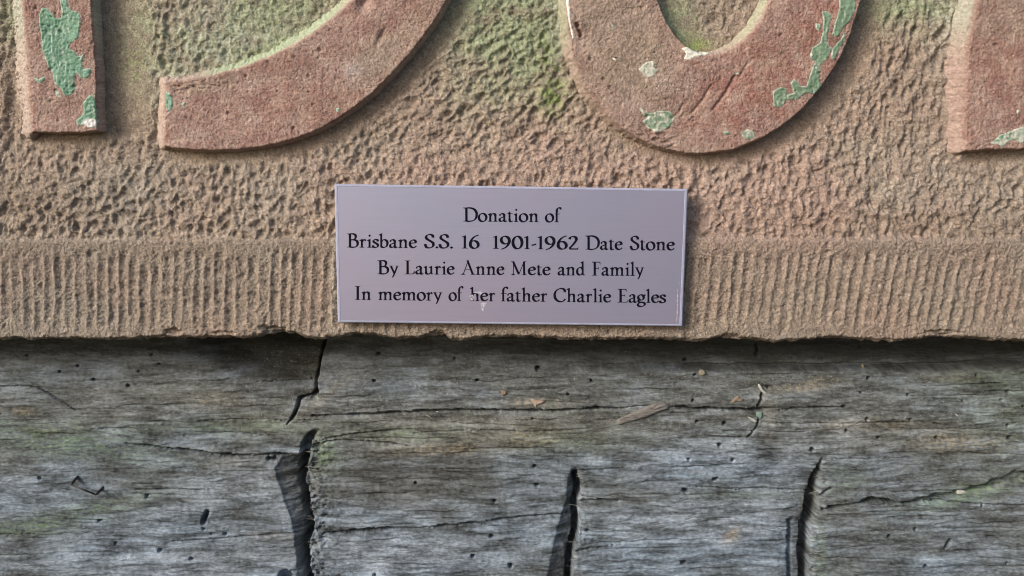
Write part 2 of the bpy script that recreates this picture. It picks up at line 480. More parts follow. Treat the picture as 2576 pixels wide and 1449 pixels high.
# rounded lip and underside of the stone
lip = []; lt = []
last = P[-1]
for dz, dy in ((.4, 1.0), (.6, 2.2), (.4, 4.0), (0, 7.0), (-.2, 11.0), (0, 16.0), (.1, 22.0), (.1, 28.0), (.2, 33.0)):
    q = last.copy()
    q[:, 1] += dy / 1000.0
    q[:, 2] += (-dz + .9 * perlin(xs / 14, xs * 0 + dy, 91)) / 1000.0 * (1 if dy > 1 else .4)
    lip.append(q); lt.append(tint[-1])
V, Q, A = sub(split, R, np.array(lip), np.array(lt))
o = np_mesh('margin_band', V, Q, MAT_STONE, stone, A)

# ------------------------------------------------------------------ the raised numerals
def digit_tint(x, y, k):
    n1 = fbm(x / 170, y / 120, 101 + k, 4); n2 = fbm(x / 46, y / 46, 111 + k, 4); n3 = fbm(x / 12, y / 12, 121 + k, 3)
    t = np.broadcast_to(C(.335, .198, .165), x.shape + (3,)).copy()
    red = np.clip(blob(x, y, 1900, 230, 190, 150) + .8 * blob(x, y, 2080, 60, 80, 120) + .5 * blob(x, y, 740, 270, 200, 60, -20) + .4 * blob(x, y, 1010, 40, 90, 60) + .6 * blob(x, y, 2560, 170, 110, 120) + .6 * n1, 0, 1)
    t = lay(t, C(.335, .150, .122), red * .75)
    tn = np.clip(.12 + 1.15 * blob(x, y, 1540, 60, 130, 190, -10) + .7 * blob(x, y, 1640, 210, 90, 90, 30) + .75 * blob(x, y, 940, 150, 90, 60, -40) + .7 * blob(x, y, 2540, 20, 90, 80)
                 + .6 * blob(x, y, 520, 220, 120, 22, -8) + .5 * blob(x, y, 1700, 370, 120, 30) + .35 * blob(x, y, 1000, 100, 160, 40, -45) - .5 * n1 + .5 * n2, 0, 1)
    t = lay(t, C(.33, .26, .20), tn * .85)
    pk = np.clip(.8 * blob(x, y, 560, 330, 170, 50) + .7 * blob(x, y, 1600, 330, 100, 50, 30) + .6 * blob(x, y, 160, 270, 70, 90) + .5 * blob(x, y, 1850, 350, 150, 24), 0, 1)
    t = lay(t, C(.40, .27, .235), pk * .6)
    t = lay(t, C(.43, .325, .275), np.clip(.42 + 1.1 * n1 + .9 * n2 + .5 * n3, 0, 1) * .62)
    t = lay(t, C(.50, .45, .46), np.clip(blob(x, y, 885, 178, 14, 12) + .4 * blob(x, y, 880, 180, 40, 24), 0, 1) * .5)
    return t * (1 + .22 * n2 + .26 * n3)[..., None]
NUM_LABEL = ['carved numeral one at the start of the date, with a large green paint patch',
             'carved numeral nine, its red tail curling up from a squared end',
             'carved numeral nought, an oval ring with streaks of green paint',
             'carved closing numeral one, cut off by the right edge of the view']
GREEN = [
 [U([(305, 110), (330, 60), (370, 70), (400, 110), (430, 140), (470, 145), (480, 90), (468, 0), (450, -130), (495, -170), (515, -60), (518, 20), (530, 60), (560, 90), (590, 88), (625, 115), (625, 180), (612, 240), (605, 290), (540, 335),
     (528, 375), (570, 400), (600, 440), (640, 420), (630, 500), (640, 540), (695, 525), (690, 580), (665, 605), (625, 600), (590, 560), (570, 600), (575, 690), (550, 735), (500, 740), (480, 690), (430, 650), (415, 600), (410, 560),
     (375, 510), (345, 430), (325, 380), (320, 250), (308, 200)], 0, 0),
  U([(720, 720), (738, 800), (748, 980), (700, 988), (650, 965), (605, 975), (588, 935), (625, 900), (650, 870), (640, 800), (680, 750)], 0, 0),
  U([(260, 600), (300, 615), (355, 590), (335, 635), (300, 642)], 0, 0),
  U([(425, 700), (460, 725), (470, 755), (440, 745)], 0, 0)],
 [U([(1272, 700), (1310, 725), (1335, 790), (1325, 850), (1295, 862), (1272, 800)], 0, 0),
  U([(1405, 800), (1430, 790), (1420, 830)], 0, 0),
  U([(20, 835), (50, 840), (48, 868), (28, 862)], 838.5, 0)],
 [U([(1150, -190), (1290, -190), (1275, -20), (1265, 90), (1220, 170), (1180, 210), (1140, 290), (1092, 268), (1130, 130), (1150, 60)], 1737.4, 0),
  U([(1010, 95), (1050, 85), (1085, 120), (1060, 250), (1050, 330), (1085, 370), (1062, 440), (1010, 500), (990, 600), (1020, 670), (960, 720), (880, 720), (830, 765), (740, 770), (700, 830), (640, 820), (636, 710), (690, 675), (738, 685),
     (740, 740), (800, 720), (775, 640), (800, 605), (840, 660), (895, 670), (925, 570), (965, 480), (922, 440), (940, 370), (1000, 330), (1020, 240), (1030, 150)], 1737.4, 0),
  U([(1185, 255), (1205, 290), (1150, 380), (1115, 460), (1082, 450), (1100, 370), (1160, 310)], 1737.4, 0),
  U([(968, 180), (1000, 190), (992, 240), (968, 225)], 1737.4, 0),
  U([(328, 572), (380, 558), (372, 575)], 1737.4, 0),
  U([(395, 1025), (440, 1000), (485, 1020), (490, 1055), (445, 1078), (400, 1060)], 1737.4, 0),
  U([(245, 1020), (290, 1015), (300, 1035), (262, 1042)], 1737.4, 0),
  U([(2365, 535), (2415, 480), (2475, 470), (2480, 520), (2505, 550), (2460, 600), (2400, 585)], 838.5, 0),
  U([(2362, 828), (2440, 878), (2520, 855), (2600, 860), (2640, 905), (2600, 985), (2500, 1025), (2440, 990), (2385, 935), (2420, 920)], 838.5, 0),
  U([(2150, 190), (2175, 200), (2165, 225)], 838.5, 0), U([(2160, 450), (2185, 455), (2180, 472)], 838.5, 0), U([(685, 385), (700, 390), (692, 408)], 1737.4, 0),
  [(1428, -40), (1431, 10), (1436, 60), (1446, 95), (1441, 98), (1432, 60), (1426, 20), (1423, -40)],
  [(1714, 122), (1735, 117), (1760, 118), (1788, 129), (1772, 139), (1752, 141), (1735, 151), (1720, 148), (1726, 134)]],
 [U([(2318, 1100), (2350, 1085), (2400, 1040), (2440, 1030), (2500, 1005), (2560, 985), (2680, 960), (2700, 1020), (2620, 1060), (2560, 1110), (2510, 1075), (2470, 1085), (2415, 1135), (2375, 1110), (2335, 1120)], 1737.4, 0),
  U([(2525, 850), (2540, 855), (2535, 885), (2520, 878)], 1737.4, 0)]]
WHITE = {(2, 12): 1.0, (2, 13): 1.0, (2, 7): .75, (2, 8): .45, (2, 5): .5, (3, 0): .55, (3, 1): .8, (2, 10): 1.0, (0, 3): .5, (1, 2): .2, (2, 1): .12, (2, 2): .1}
for k in range(4):
    pts = np.array([p for pol in ([ONE_A], [NINE_ARC, NINE_OUT], [ZERO_OUT], [ONE_B])[k] for p in pol])
    x0, y0 = pts.min(0) - 60; x1, y1 = pts.max(0) + 60
    gx = xs[(xs > x0) & (xs < x1)]; gy = ys[(ys > y0) & (ys < y1)]
    x, y = np.meshgrid(gx, gy)
    wob = 4.5 * fbm(x / 38, y / 38, 131 + k, 4, .6) + .5 * perlin(x / 9, y / 9, 137 + k)
    sdv = numeral_sdf(k, x, y) + wob * .8
    gyv, gxv = np.gradient(sdv, gy, gx)
    nrm = np.hypot(gxv, gyv) + 1e-6
    leftish = np.clip((gxv * .95 + gyv * .35) / nrm, 0, 1)        # flanks that face up and left are cut at a gentler slope
    wl = {0: 62, 1: 40, 2: 26, 3: 42}[k]
    bw = 5 if k == 0 else 10
    width = bw + (wl - bw) * leftish
    face = 1.7
    t = np.clip(-sdv / width, -.3, 1.6)
    drop = np.where(t < 0, .9 * (np.clip(t + .3, 0, 1)) ** 2, .081 + 7.4 * t ** 1.15)
    rough = .30 * fbm(x / 60, y / 60, 141 + k, 4) + .26 * fbm(x / 14, y / 14, 145 + k, 4, .65) + .16 * perlin(x / 5, y / 5, 148 + k)
    f1, f2, val = worley(x / 15, y / 15, 151 + k)
    rough -= .55 * ss(.80, .96, val) * (1 - ss(.06, .24, f1))
    f1, f2, val = worley(x / 34, y / 34, 155 + k)
    rough -= .8 * ss(.90, .99, val) * (1 - ss(.06, .20, f1 + .1 * fbm(x / 8, y / 8, 3, 2)))
    if k == 2:      # long tool scratches on the nought
        for (ax, ay, bx, by, dd_) in ((1795, 275, 1850, 190, .8), (1740, 285, 1790, 215, .6), (1880, 160, 1850, 205, .5), (1690, 300, 1720, 262, .5), (1450, 60, 1452, 68, 2.2), (1456, 76, 1460, 90, 2.4)):
            dl, _ = linedist(x, y, [(ax, ay), ((ax + bx) / 2 + 4, (ay + by) / 2), (bx, by)])
            rough -= dd_ * (1 - ss(1, 6, dl))
        f1r = blob(x, y, 1660, 350, 60, 22, 25)
        rough -= 1.2 * f1r * np.clip(.5 + 2 * fbm(x / 20, y / 9, 4, 3), 0, 1)
    if k == 1:
        rough -= 2.4 * blob(x, y, 915, 8, 14, 20, 20) + 1.0 * blob(x, y, 960, 90, 8, 22, 25)
        rough -= .9 * blob(x, y, 500, 218, 110, 12, -6) * np.clip(.5 + 2 * fbm(x / 20, y / 9, 8, 3), 0, 1)
    rough += 1.0 * fbm(x / 130, y / 130, 159 + k, 2)
    gk = np.random.RandomState(200 + k); g0 = gk.randn(*x.shape); g1 = fbm(x / 6, y / 6, 149 + k, 2)
    rough = rough + .05 * g0 + .20 * g1
    h = rough - drop
    keep = (-5.6 + 1.7 * 0 < face + h)
    keep = (face + h) > -8.2
    base_h = np.full(x.shape, face)
    Pd = wall(x, y, base_h); Pd[..., 1] -= h / 1000.0
    tt = digit_tint(x, y, k)
    n3 = fbm(x / 12, y / 12, 171, 3); n2 = fbm(x / 40, y / 40, 172, 3)
    side = ss(.02, .35, t)                                                   # flanks: paler than the faces
    flank = {0: C(.50, .42, .36), 1: C(.50, .40, .34), 2: C(.44, .35, .29), 3: C(.43, .32, .275)}[k]
    tt = lay(tt, flank, side * (.85 if k else .8))
    if k == 1:
        m = side * ss(470, 560, x) * ss(960, 800, x) * (y < 250)
        tt = lay(tt, C(.40, .48, .32), m * .9)
    if k == 2:
        m = side * ss(150, 60, y)
        tt = lay(tt, C(.40, .43, .30), m * .7)
    if k in (0, 3):
        tt = lay(tt, C(.42, .45, .36), side * ss(170, 20, y) * .7)
    tt *= (1 + .2 * n3 + .07 * gk.randn(*x.shape) + .25 * g1)[..., None]
    verts = Pd.reshape(-1, 3) - loc0
    Q = grid_quads(*x.shape, keep)
    v2, q2, a2 = compact(verts, Q, {'tint': np.clip(tt, .02, .8).reshape(-1, 3)})
    num = np_mesh('numeral', v2, q2, MAT_DIGIT, stone, a2)
    num['label'] = NUM_LABEL[k]
    for j, poly in enumerate(GREEN[k]):
        pj = np.array(poly)
        mx = (gx > pj[:, 0].min() - 14) & (gx < pj[:, 0].max() + 14); my = (gy > pj[:, 1].min() - 14) & (gy < pj[:, 1].max() + 14)
        if not mx.any() or not my.any(): continue
        xx, yy = x[np.ix_(my, mx)], y[np.ix_(my, mx)]
        s_ = polysdf(xx, yy, poly) + 2.6 * fbm(xx / 15, yy / 15, 181, 3, .7)
        lift = (.22 + .16 * ss(0, .4, fbm(xx / 26, yy / 26, 184, 3))) * ss(-1.5, 1.5, s_) + .14 * np.exp(-((s_ - 2.2) / 2.0) ** 2) - .9 * ss(-1, -9, s_) - .10
        pp = Pd[np.ix_(my, mx)].copy()
        pp[..., 1] -= (lift + .06 * fbm(xx / 25, yy / 25, 183, 3)) / 1000.0
        whiteness = WHITE.get((k, j), 0.0)
        g = np.broadcast_to(C(.14, .285, .19) if k != 2 else C(.18, .275, .18), xx.shape + (3,)).copy()
        streak = fbm(xx / 12, yy / 60, 185, 3)
        g *= (1 + .35 * streak)[..., None]
        g = lay(g, C(.50, .56, .48), np.clip(ss(.22, .5, fbm(xx / 7, yy / 32, 187, 3)) * .9 + ss(2.6, .2, s_) * (.30 + .5 * ss(-.1, .3, fbm(xx / 30, yy / 30, 188, 2))), 0, 1))
        if whiteness:
            wm = ss(1 - whiteness - .25, 1 - whiteness + .25, .5 + .9 * fbm(xx / 14, yy / 14, 189, 3)) if whiteness < 1 else np.ones(xx.shape)
            if whiteness >= 1: g = lay(g, C(.78, .76, .68), wm)
            else: g = lay(g, C(.60, .58, .50), wm * .85)
        if (k, j) == (0, 1):
            g = lay(g, C(.72, .70, .68), ss(.3, .7, blob(xx, yy, 226, 310, 22, 14)))
        kk = s_ > -4
        if not kk.any(): continue
        vv, qq, aa = compact(pp.reshape(-1, 3) - loc0, grid_quads(*xx.shape, kk), {'tint': np.clip(g, .02, .85).reshape(-1, 3)})
        o = np_mesh('paint_patch', vv, qq, MAT_PAINT, num, aa)
        if (k, j) in ((2, 12), (2, 13)):
            o['label'] = 'chalky white leftover of paint'

# ------------------------------------------------------------------ weathered timber under the stone
wy_ = axis(420, 826, 1520, 2500, STEP)
X, Y = np.meshgrid(xs, wy_)
def wood_base(y):
    return -21 - 12 * np.exp(-(np.clip(y - 838, 0, 999) / 52.0) ** 2) + 9 * (1 - np.clip((1520 - y) / 660, -1.2, 1.25) ** 2)
base = wood_base(Y)
wxn = X + 22 * perlin(X / 300, Y / 90, 201); wyn = Y + 16 * perlin(X / 260, Y / 70, 202) + 4 * perlin(X / 90, Y / 40, 203)
wyn = wyn + 9 * np.clip(1 - np.hypot((X - 1150) / 500, (Y - 1160) / 60), 0, 1)
det = 2.4 * fbm(X / 420, Y / 130, 205, 3) + .9 * fbm(wxn / 130, wyn / 34, 208, 4, .6) + .36 * fbm(wxn / 44, wyn / 6, 212, 4, .65) + .05 * np.random.RandomState(8).randn(*X.shape) + .28 * fbm(X / 13, Y / 8, 216, 3, .6)
det += .5 * ss(.15, .35, fbm(wxn / 150, wyn / 16, 218, 3))
ip = lambda pts, q: np.interp(q, [p[0] for p in pts], [p[1] for p in pts])
jag = 7 * fbm(Y / 22 + .15 * perlin(X / 9, Y / 9, 220), X * 0 + 3.3, 221, 4, .75)
# first deep check (left of the middle block)
xA = ip([(1080, 812), (1092, 795), (1110, 786), (1150, 778), (1185, 770), (1215, 769), (1240, 777), (1270, 783), (1300, 787), (1335, 790), (1350, 783), (1380, 776), (1420, 780), (1449, 788), (1560, 780), (2500, 780)], Y) + jag
xF = ip([(1140, 716), (1180, 690), (1230, 703), (1300, 730), (1400, 744), (1560, 750), (2500, 740)], Y) + 3 * fbm(X / 30, Y / 20, 223, 2)
on = ss(1143, 1150, Y)
rampA = np.clip((X - xF) / np.maximum(xA - xF, 1), 0, 1) ** 1.15 * (X < xA) * on
rampA = rampA * (1 + .5 * fbm(X / 30, Y / 13, 222, 3, .6))
det -= 7.5 * rampA + .8 * ss(0, .04, rampA)
slitA = ss(1072, 1110, Y) * (1 - ss(6, 15, abs(X - xA + 12)))
det -= 8 * slitA
rim = ss(1085, 1120, Y) * np.exp(-np.clip(X - xA, 0, 999) / 40.0) * (X >= xA)
det += ss(1090, 1130, Y) * (X >= xA) * (2.2 * np.exp(-(X - xA) / 420.0)) - 3.4 * rim ** 1.4 * (.9 + 2.2 * fbm(X / 22, Y / 16, 225, 4, .7))
# second deep check
xB = ip([(1165, 1462), (1180, 1452), (1195, 1453), (1225, 1462), (1240, 1460), (1265, 1452), (1310, 1455), (1340, 1456), (1365, 1448), (1400, 1440), (1449, 1438), (1560, 1430), (2500, 1430)], Y) + jag * .6
xFB = ip([(1175, 1440), (1200, 1428), (1250, 1425), (1300, 1410), (1350, 1396), (1449, 1376), (1560, 1365), (2500, 1360)], Y) + 3 * fbm(X / 30, Y / 20, 227, 2)
onB = ss(1172, 1215, Y)
det -= 8 * onB * (1 - ss(4, 11, abs(X - xB + 8)))
rB = np.clip((X - xFB) / np.maximum(xB - xFB, 1), 0, 1)
det -= (6.2 * rB ** .75 + 1.3 * fbm(X / 12, Y / 40, 228, 3, .6) * rB) * (X < xB) * onB
det += onB * (X >= xB) * (1.2 * np.exp(-(X - xB) / 260.0) - 2.4 * np.exp(-(X - xB) / 16.0) * (.8 + fbm(X / 14, Y / 12, 229, 3)))
# third check, an open gap
xC = ip([(1140, 2072), (1165, 2068), (1200, 2063), (1240, 2056), (1262, 2062), (1290, 2053), (1330, 2042), (1365, 2039), (1400, 2040), (1430, 2036), (1560, 2028), (2500, 2020)], Y) + jag * .6
xL = ip([(1140, 2070), (1165, 2062), (1200, 2044), (1240, 2032), (1290, 2022), (1320, 2017), (1400, 2013), (1449, 2015), (1560, 2005), (2500, 2000)], Y) + 2 * fbm(X / 20, Y / 14, 231, 2)
onC = ss(1140, 1215, Y)
det -= 13 * onC * ss(-3, 3, X - xL) * (1 - ss(-3, 2, X - xC))
det -= 3.2 * ss(1303, 1316, Y + 5 * perlin(X / 9, Y / 9, 8)) * ss(1978, 1988, X + 7 * fbm(X / 20, Y / 22, 9, 3, .6)) * (X < xL) * (1 - .55 * ss(1990, 1996, X))
det -= 1.4 * onC * np.clip(1 - (xL - X) / 60, 0, 1) * (X < xL)
det += onC * (X >= xC) * (.8 * np.exp(-(X - xC) / 300.0) - 2.4 * np.exp(-(X - xC) / 15.0) * (.8 + fbm(X / 14, Y / 12, 233, 3)))
# crack at top left with its sandy hollow, and the smooth scar right of it
xT = ip([(840, 822), (870, 816), (905, 806), (935, 802), (958, 796), (985, 800), (1000, 796)], Y) + jag * .5
topm = ss(1012, 985, Y)
hol = np.clip(blob(X, Y, 720, 893, 190, 72, 12) * 1.6, 0, 1) * (X < xT)
det -= 13.0 * ss(0, 1, hol) * topm
det -= 8 * topm * (1 - ss(4, 11, abs(X - xT + 6)))
det += 1.4 * topm * (X > xT) * np.exp(-(X - xT) / 120.0)
# ledge along the top at the right
yl = 929 + 3 * perlin(X / 110, Y * 0 + .2, 235) + 2 * perlin(X / 30, Y * 0 + .7, 236) - 14 * ss(2350, 2600, X)
lg = ss(1150, 1750, X)
det -= 6.5 * lg * ss(3, -4, Y - yl) + (1.2 + 3.5 * ss(1500, 1800, X)) * lg * np.exp(-((Y - yl) / 5.0) ** 2)
CR = [  # points, half width, depth in mm
 ([(785, 1046), (860, 1044), (940, 1042), (1000, 1038), (1095, 1034), (1160, 1033), (1280, 1033), (1390, 1034), (1500, 1028), (1560, 1029), (1600, 1022), (1640, 1021)], 4.4, 6),
 ([(1690, 1021), (1740, 1026), (1800, 1028), (1900, 1030), (1940, 1024), (1962, 1024)], 5.4, 7),
 ([(1955, 1031), (2000, 1026), (2060, 1025), (2130, 1023)], 2.6, 3.5),
 ([(316, 1114), (380, 1121), (442, 1129), (520, 1137), (590, 1145), (640, 1143), (680, 1141), (778, 1145)], 4.2, 7),
 ([(778, 1119), (812, 1112), (850, 1105), (890, 1107), (970, 1112), (1030, 1118)], 2.6, 3),
 ([(785, 1112), (830, 1101), (880, 1093), (960, 1083), (1040, 1078)], 3, 2),
 ([(796, 1340), (850, 1337), (895, 1331), (960, 1327), (1040, 1324), (1120, 1318), (1190, 1313), (1225, 1318)], 4.8, 7),
 ([(1225, 1308), (1320, 1300), (1395, 1293), (1450, 1295)], 3.2, 4.5),
 ([(430, 1365), (500, 1361), (600, 1353), (700, 1346), (785, 1344)], 2.5, 2.6),
 ([(-60, 972), (60, 971), (95, 973), (125, 989), (160, 1012), (190, 1030)], 2.2, 2.6),
 ([(329, 1234), (400, 1232), (450, 1231), (527, 1232)], 1.8, 1.8),
 ([(1455, 1262), (1470, 1259), (1510, 1256), (1570, 1258)], 4, 4), ([(1454, 1183), (1500, 1181), (1570, 1177)], 2.6, 2.5),
 ([(2068, 1281), (2120, 1271), (2160, 1262), (2190, 1256), (2220, 1257), (2260, 1264), (2320, 1264)], 6.5, 7), ([(2310, 1264), (2400, 1262), (2480, 1268)], 3, 3),
 ([(1730, 1222), (1790, 1226), (1850, 1232), (1900, 1229), (2030, 1235)], 2.2, 2.6),
 ([(2062, 1248), (2080, 1234), (2095, 1226)], 3, 3), ([(1918, 985), (1914, 1005), (1904, 1022), (1898, 1030)], 5, 5), ([(1905, 1040), (1908, 1056), (1902, 1075), (1890, 1092), (1880, 1103)], 4.5, 5),
 ([(796, 990), (770, 1000), (752, 1005), (748, 1022), (738, 1046), (722, 1068)], 5, 6), ([(640, 967), (720, 969), (800, 968)], 2.2, 2), ([(750, 1000), (790, 996)], 2.5, 3),
 ([(1040, 1088), (1180, 1080), (1300, 1081)], 1.6, 1.2), ([(2000, 1064), (2120, 1066), (2240, 1060), (2290, 1056)], 1.7, 1.4), ([(1820, 1085), (1900, 1083)], 2, 2), ([(1950, 1086), (2050, 1087)], 2, 1.6),
 ([(230, 1080), (240, 1078), (380, 1075)], 1.8, 1.5), ([(820, 1055), (700, 1057), (590, 1056), (480, 1060)], 1.5, 1.2), ([(450, 1095), (560, 1090), (700, 1096)], 1.6, 1.4),
 ([(400, 1282), (470, 1285), (560, 1290)], 1.5, 1.4), ([(0, 1344), (90, 1341)], 1.6, 1.4), ([(1100, 1177), (1240, 1180)], 1.3, 1.2), ([(2100, 1153), (2300, 1150)], 1.5, 1.2), ([(900, 1240), (1050, 1236)], 1.4, 1.2),
 ([(1912, 872), (1916, 890), (1908, 905)], 4, 3), ([(1500, 1375), (1560, 1366)], 2, 2), ([(1450, 1385), (1490, 1374)], 2.6, 2.4),
 ([(2290, 1262), (2370, 1252), (2470, 1228), (2600, 1185)], 15, 2.2)]
for i, (pts, hw, dp) in enumerate(CR):
    d, s = linedist(X, Y + 1.6 * perlin(X / 13, Y * 0 + i, 241) + 1.0 * perlin(X / 5, Y * 0 + i, 242), pts, 20)
    taper = np.clip(np.minimum(s, 1 - s) * 8, .35, 1) * (.8 + .7 * perlin(X / 40, Y * 0 + i * 3.1, 243))
    det -= dp * (1 - ss(hw * .35, hw * 1.25, d / np.maximum(taper, .25)))
# many hairline checks along the grain
rs = np.random.RandomState(12)
for i in range(150):
    cx, cy = rs.uniform(0, 2576), rs.uniform(930, 1449); L = rs.uniform(25, 150); sl_ = rs.uniform(-.04, .04)
    ix = np.searchsorted(xs, [cx - L, cx + L]); iy = np.searchsorted(wy_, [cy - 14, cy + 14])
    if ix[1] - ix[0] < 3: continue
    xx = X[iy[0]:iy[1], ix[0]:ix[1]]; yy = Y[iy[0]:iy[1], ix[0]:ix[1]]
    d = abs(yy - cy - sl_ * (xx - cx) - 2.5 * perlin(xx / 35, xx * 0 + i, 244)); q = 1 - ((xx - cx) / L) ** 2
    det[iy[0]:iy[1], ix[0]:ix[1]] -= rs.uniform(.4, 1.2) * q * (1 - ss(.6, 3.0, d))
# worm holes
def conv(L, ox, oy=838.5, k=.4213): return [(ox + k * a[0], oy + k * a[1]) + tuple(a[2:]) for a in L]
HOLES = conv([(165, 128), (358, 228), (465, 195), (560, 275, 5), (762, 313, 5), (825, 230), (952, 180), (905, 128), (240, 862, 5), (588, 1123, 5), (685, 1257), (952, 1300, 5.5), (1140, 1350, 5.5), (1640, 748, 8), (1610, 744, 6),
              (872, 968, 4.5), (876, 982, 4), (1240, 1060, 6), (1232, 1080, 7), (1222, 1100, 7.5), (1216, 1120, 7), (1210, 1138, 6), (1213, 1170, 4), (1340, 1205, 5), (1255, 1205, 3), (0, 480, 4)], 0) \
      + conv([(568, 122, 5.5), (1022, 155), (540, 287), (1157, 280, 4.5), (1520, 212, 7), (1700, 365, 4), (1840, 283), (1500, 790, 5.5), (1515, 905, 6), (790, 890, 4), (1262, 995, 4.5), (1243, 1208, 6), (1132, 1326, 6), (1355, 1375, 6.5), (1357, 1390, 5), (547, 1437, 5),
              (1815, 1175, 5), (1488, 508, 4)], 712.8) \
      + conv([(83, 178, 5.5), (125, 250, 4), (140, 528, 4.5), (303, 542, 5.5), (275, 670, 6), (88, 750, 4.5), (351, 758, 5), (240, 875, 5), (256, 870, 5), (58, 932, 6), (72, 938, 6), (820, 690, 6.5), (1030, 583, 5), (1153, 513, 5), (1220, 621, 5), (1420, 520, 5), (1575, 630, 5.5),
              (2007, 626, 6), (1997, 552, 4.5), (1013, 436, 5.5), (1400, 370, 4.5), (1163, 270, 5), (1283, 1208, 5.5), (1440, 1168, 5.5), (1495, 1383, 5.5), (50, 1367, 5.5), (64, 1366, 5.5), (1725, 405, 3.5), (1657, 125), (1985, 1368, 4), (1650, 1235, 5), (1642, 1252, 6), (1632, 1268, 6), (1620, 1280, 4.5),
              (1120, 355), (562, 325), (110, 398), (1562, 540, 3), (2000, 350, 5), (1955, 398), (1140, 98), (1805, 250), (2083, 435), (1835, 1030)], 1695.5)
rs = np.random.RandomState(3)
for hdef in HOLES:
    cx, cy = hdef[:2]; r = (hdef[2] if len(hdef) > 2 else 3.6) * 1.06
    ix = np.searchsorted(xs, [cx - 14, cx + 14]); iy = np.searchsorted(wy_, [cy - 14, cy + 14])
    xx = X[iy[0]:iy[1], ix[0]:ix[1]]; yy = Y[iy[0]:iy[1], ix[0]:ix[1]]
    d = np.hypot((xx - cx) / rs.uniform(.95, 1.2), (yy - cy) / rs.uniform(.8, 1))
    det[iy[0]:iy[1], ix[0]:ix[1]] -= 4.5 * (1 - ss(r * .55, r * 1.0, d))
# lower left: cavity at the foot of the first check
det -= 6 * ss(.3, .7, blob(X, Y, 718, 1452, 20, 18) + .1 * fbm(X / 10, Y / 10, 5, 2)) + 3 * ss(.4, .7, blob(X, Y, 750, 1437, 26, 5))
# colour
n1 = fbm(X / 380, Y / 130, 251, 4); n2 = fbm(X / 110, Y / 24, 252, 5, .6); n3 = fbm(wxn / 80, wyn / 5.0, 253, 4, .65); n4 = fbm(X / 11, Y / 7, 256, 3)
t = np.broadcast_to(C(.168, .175, .172), X.shape + (3,)).copy()
blue = np.clip(.9 * blob(X, Y, 350, 1430, 700, 270) + .8 * blob(X, Y, 1150, 1420, 380, 150) + .75 * blob(X, Y, 1750, 1400, 300, 230) + .7 * blob(X, Y, 1850, 1180, 400, 60) + .6 * blob(X, Y, 2350, 1400, 350, 150) + .4 * blob(X, Y, 180, 950, 250, 50) + .8 * n1 + .3 * n2, 0, 1)
t = lay(t, C(.215, .26, .32), blue * .95)
pale = np.clip(.9 * blob(X, Y, 620, 1230, 150, 60) + .9 * blob(X, Y, 1000, 1390, 200, 55) + .7 * blob(X, Y, 420, 1430, 260, 60) + .6 * blob(X, Y, 1750, 1300, 260, 70) + .5 * blob(X, Y, 1900, 1150, 250, 40) + .9 * n2, 0, 1)
t = lay(t, C(.36, .395, .455), pale * .8)
darkp = np.clip(.8 * blob(X, Y, 1150, 1210, 230, 46) + .7 * blob(X, Y, 200, 1130, 240, 30) + .6 * blob(X, Y, 330, 1190, 160, 26) + .5 * blob(X, Y, 2350, 1190, 260, 30) + .6 * blob(X, Y, 860, 1330, 26, 60) + .4 * blob(X, Y, 2150, 1390, 120, 60) - .9 * n1 + .9 * n2 - .1, 0, 1)
t = lay(t, C(.09, .097, .10), darkp * .75)
brown = np.clip(.9 * blob(X, Y, 1300, 1080, 420, 50) + .7 * blob(X, Y, 600, 1000, 330, 70) + .6 * blob(X, Y, 2250, 1090, 330, 60) + .5 * blob(X, Y, 1000, 1080, 300, 50) + .5 * blob(X, Y, 1000, 1240, 200, 50) - .4 * n1, 0, 1)
t = lay(t, C(.195, .18, .15), brown * .6)
dk = np.clip(1.5 * blob(X, Y, 690, 905, 170, 62, 12) * (X < xT + 4) + .4 * blob(X, Y, 1000, 1200, 260, 60) - .8 * n2 + .1, 0, 1)
t = lay(t, C(.06, .052, .04), dk * .8)  # deepens the shade of the top left hollow by colour
moss = np.clip(.85 * blob(X, Y, 150, 1110, 260, 40, 8) + .8 * blob(X, Y, 200, 1290, 190, 22, -12) + .7 * blob(X, Y, 60, 1330, 120, 16) + .9 * blob(X, Y, 815, 1140, 34, 50) + .6 * blob(X, Y, 1030, 1090, 110, 18) + .6 * blob(X, Y, 1420, 1110, 130, 30)
               + .9 * blob(X, Y, 2440, 1240, 150, 26, -14) + .6 * blob(X, Y, 560, 1075, 260, 22) + .5 * blob(X, Y, 2130, 1200, 50, 40) + .45 * blob(X, Y, 2540, 1050, 140, 90) + .5 * blob(X, Y, 1850, 1245, 130, 12)
               + .5 * blob(X, Y, 2500, 950, 140, 26) + .7 * blob(X, Y, 2065, 1400, 16, 90), 0, 1) * np.clip(.55 + 1.9 * n3 + 1.2 * n4 + .5 * n2, 0, 1)
t = lay(t, C(.145, .20, .11), moss * .85)
och = np.clip(.75 * blob(X, Y, 1060, 1128, 110, 16) + .9 * blob(X, Y, 1160, 1126, 34, 12) + .9 * blob(X, Y, 1340, 1013, 80, 9) + .7 * blob(X, Y, 1330, 1105, 90, 26) + .9 * blob(X, Y, 62, 1034, 34, 11) + .9 * blob(X, Y, 2050, 965, 60, 12, -8) + .7 * blob(X, Y, 2000, 980, 60, 9)
              + .8 * blob(X, Y, 2400, 1112, 120, 24) + .6 * blob(X, Y, 2200, 1070, 170, 14) + .5 * blob(X, Y, 2400, 950, 60, 9) + .5 * blob(X, Y, 530, 1005, 60, 16) + .5 * blob(X, Y, 700, 1348, 90, 8) + .4 * blob(X, Y, 590, 1158, 60, 18), 0, 1) * np.clip(.6 + 1.6 * n4 + .9 * n3, 0, 1)
t = lay(t, C(.36, .26, .14), och * .5)
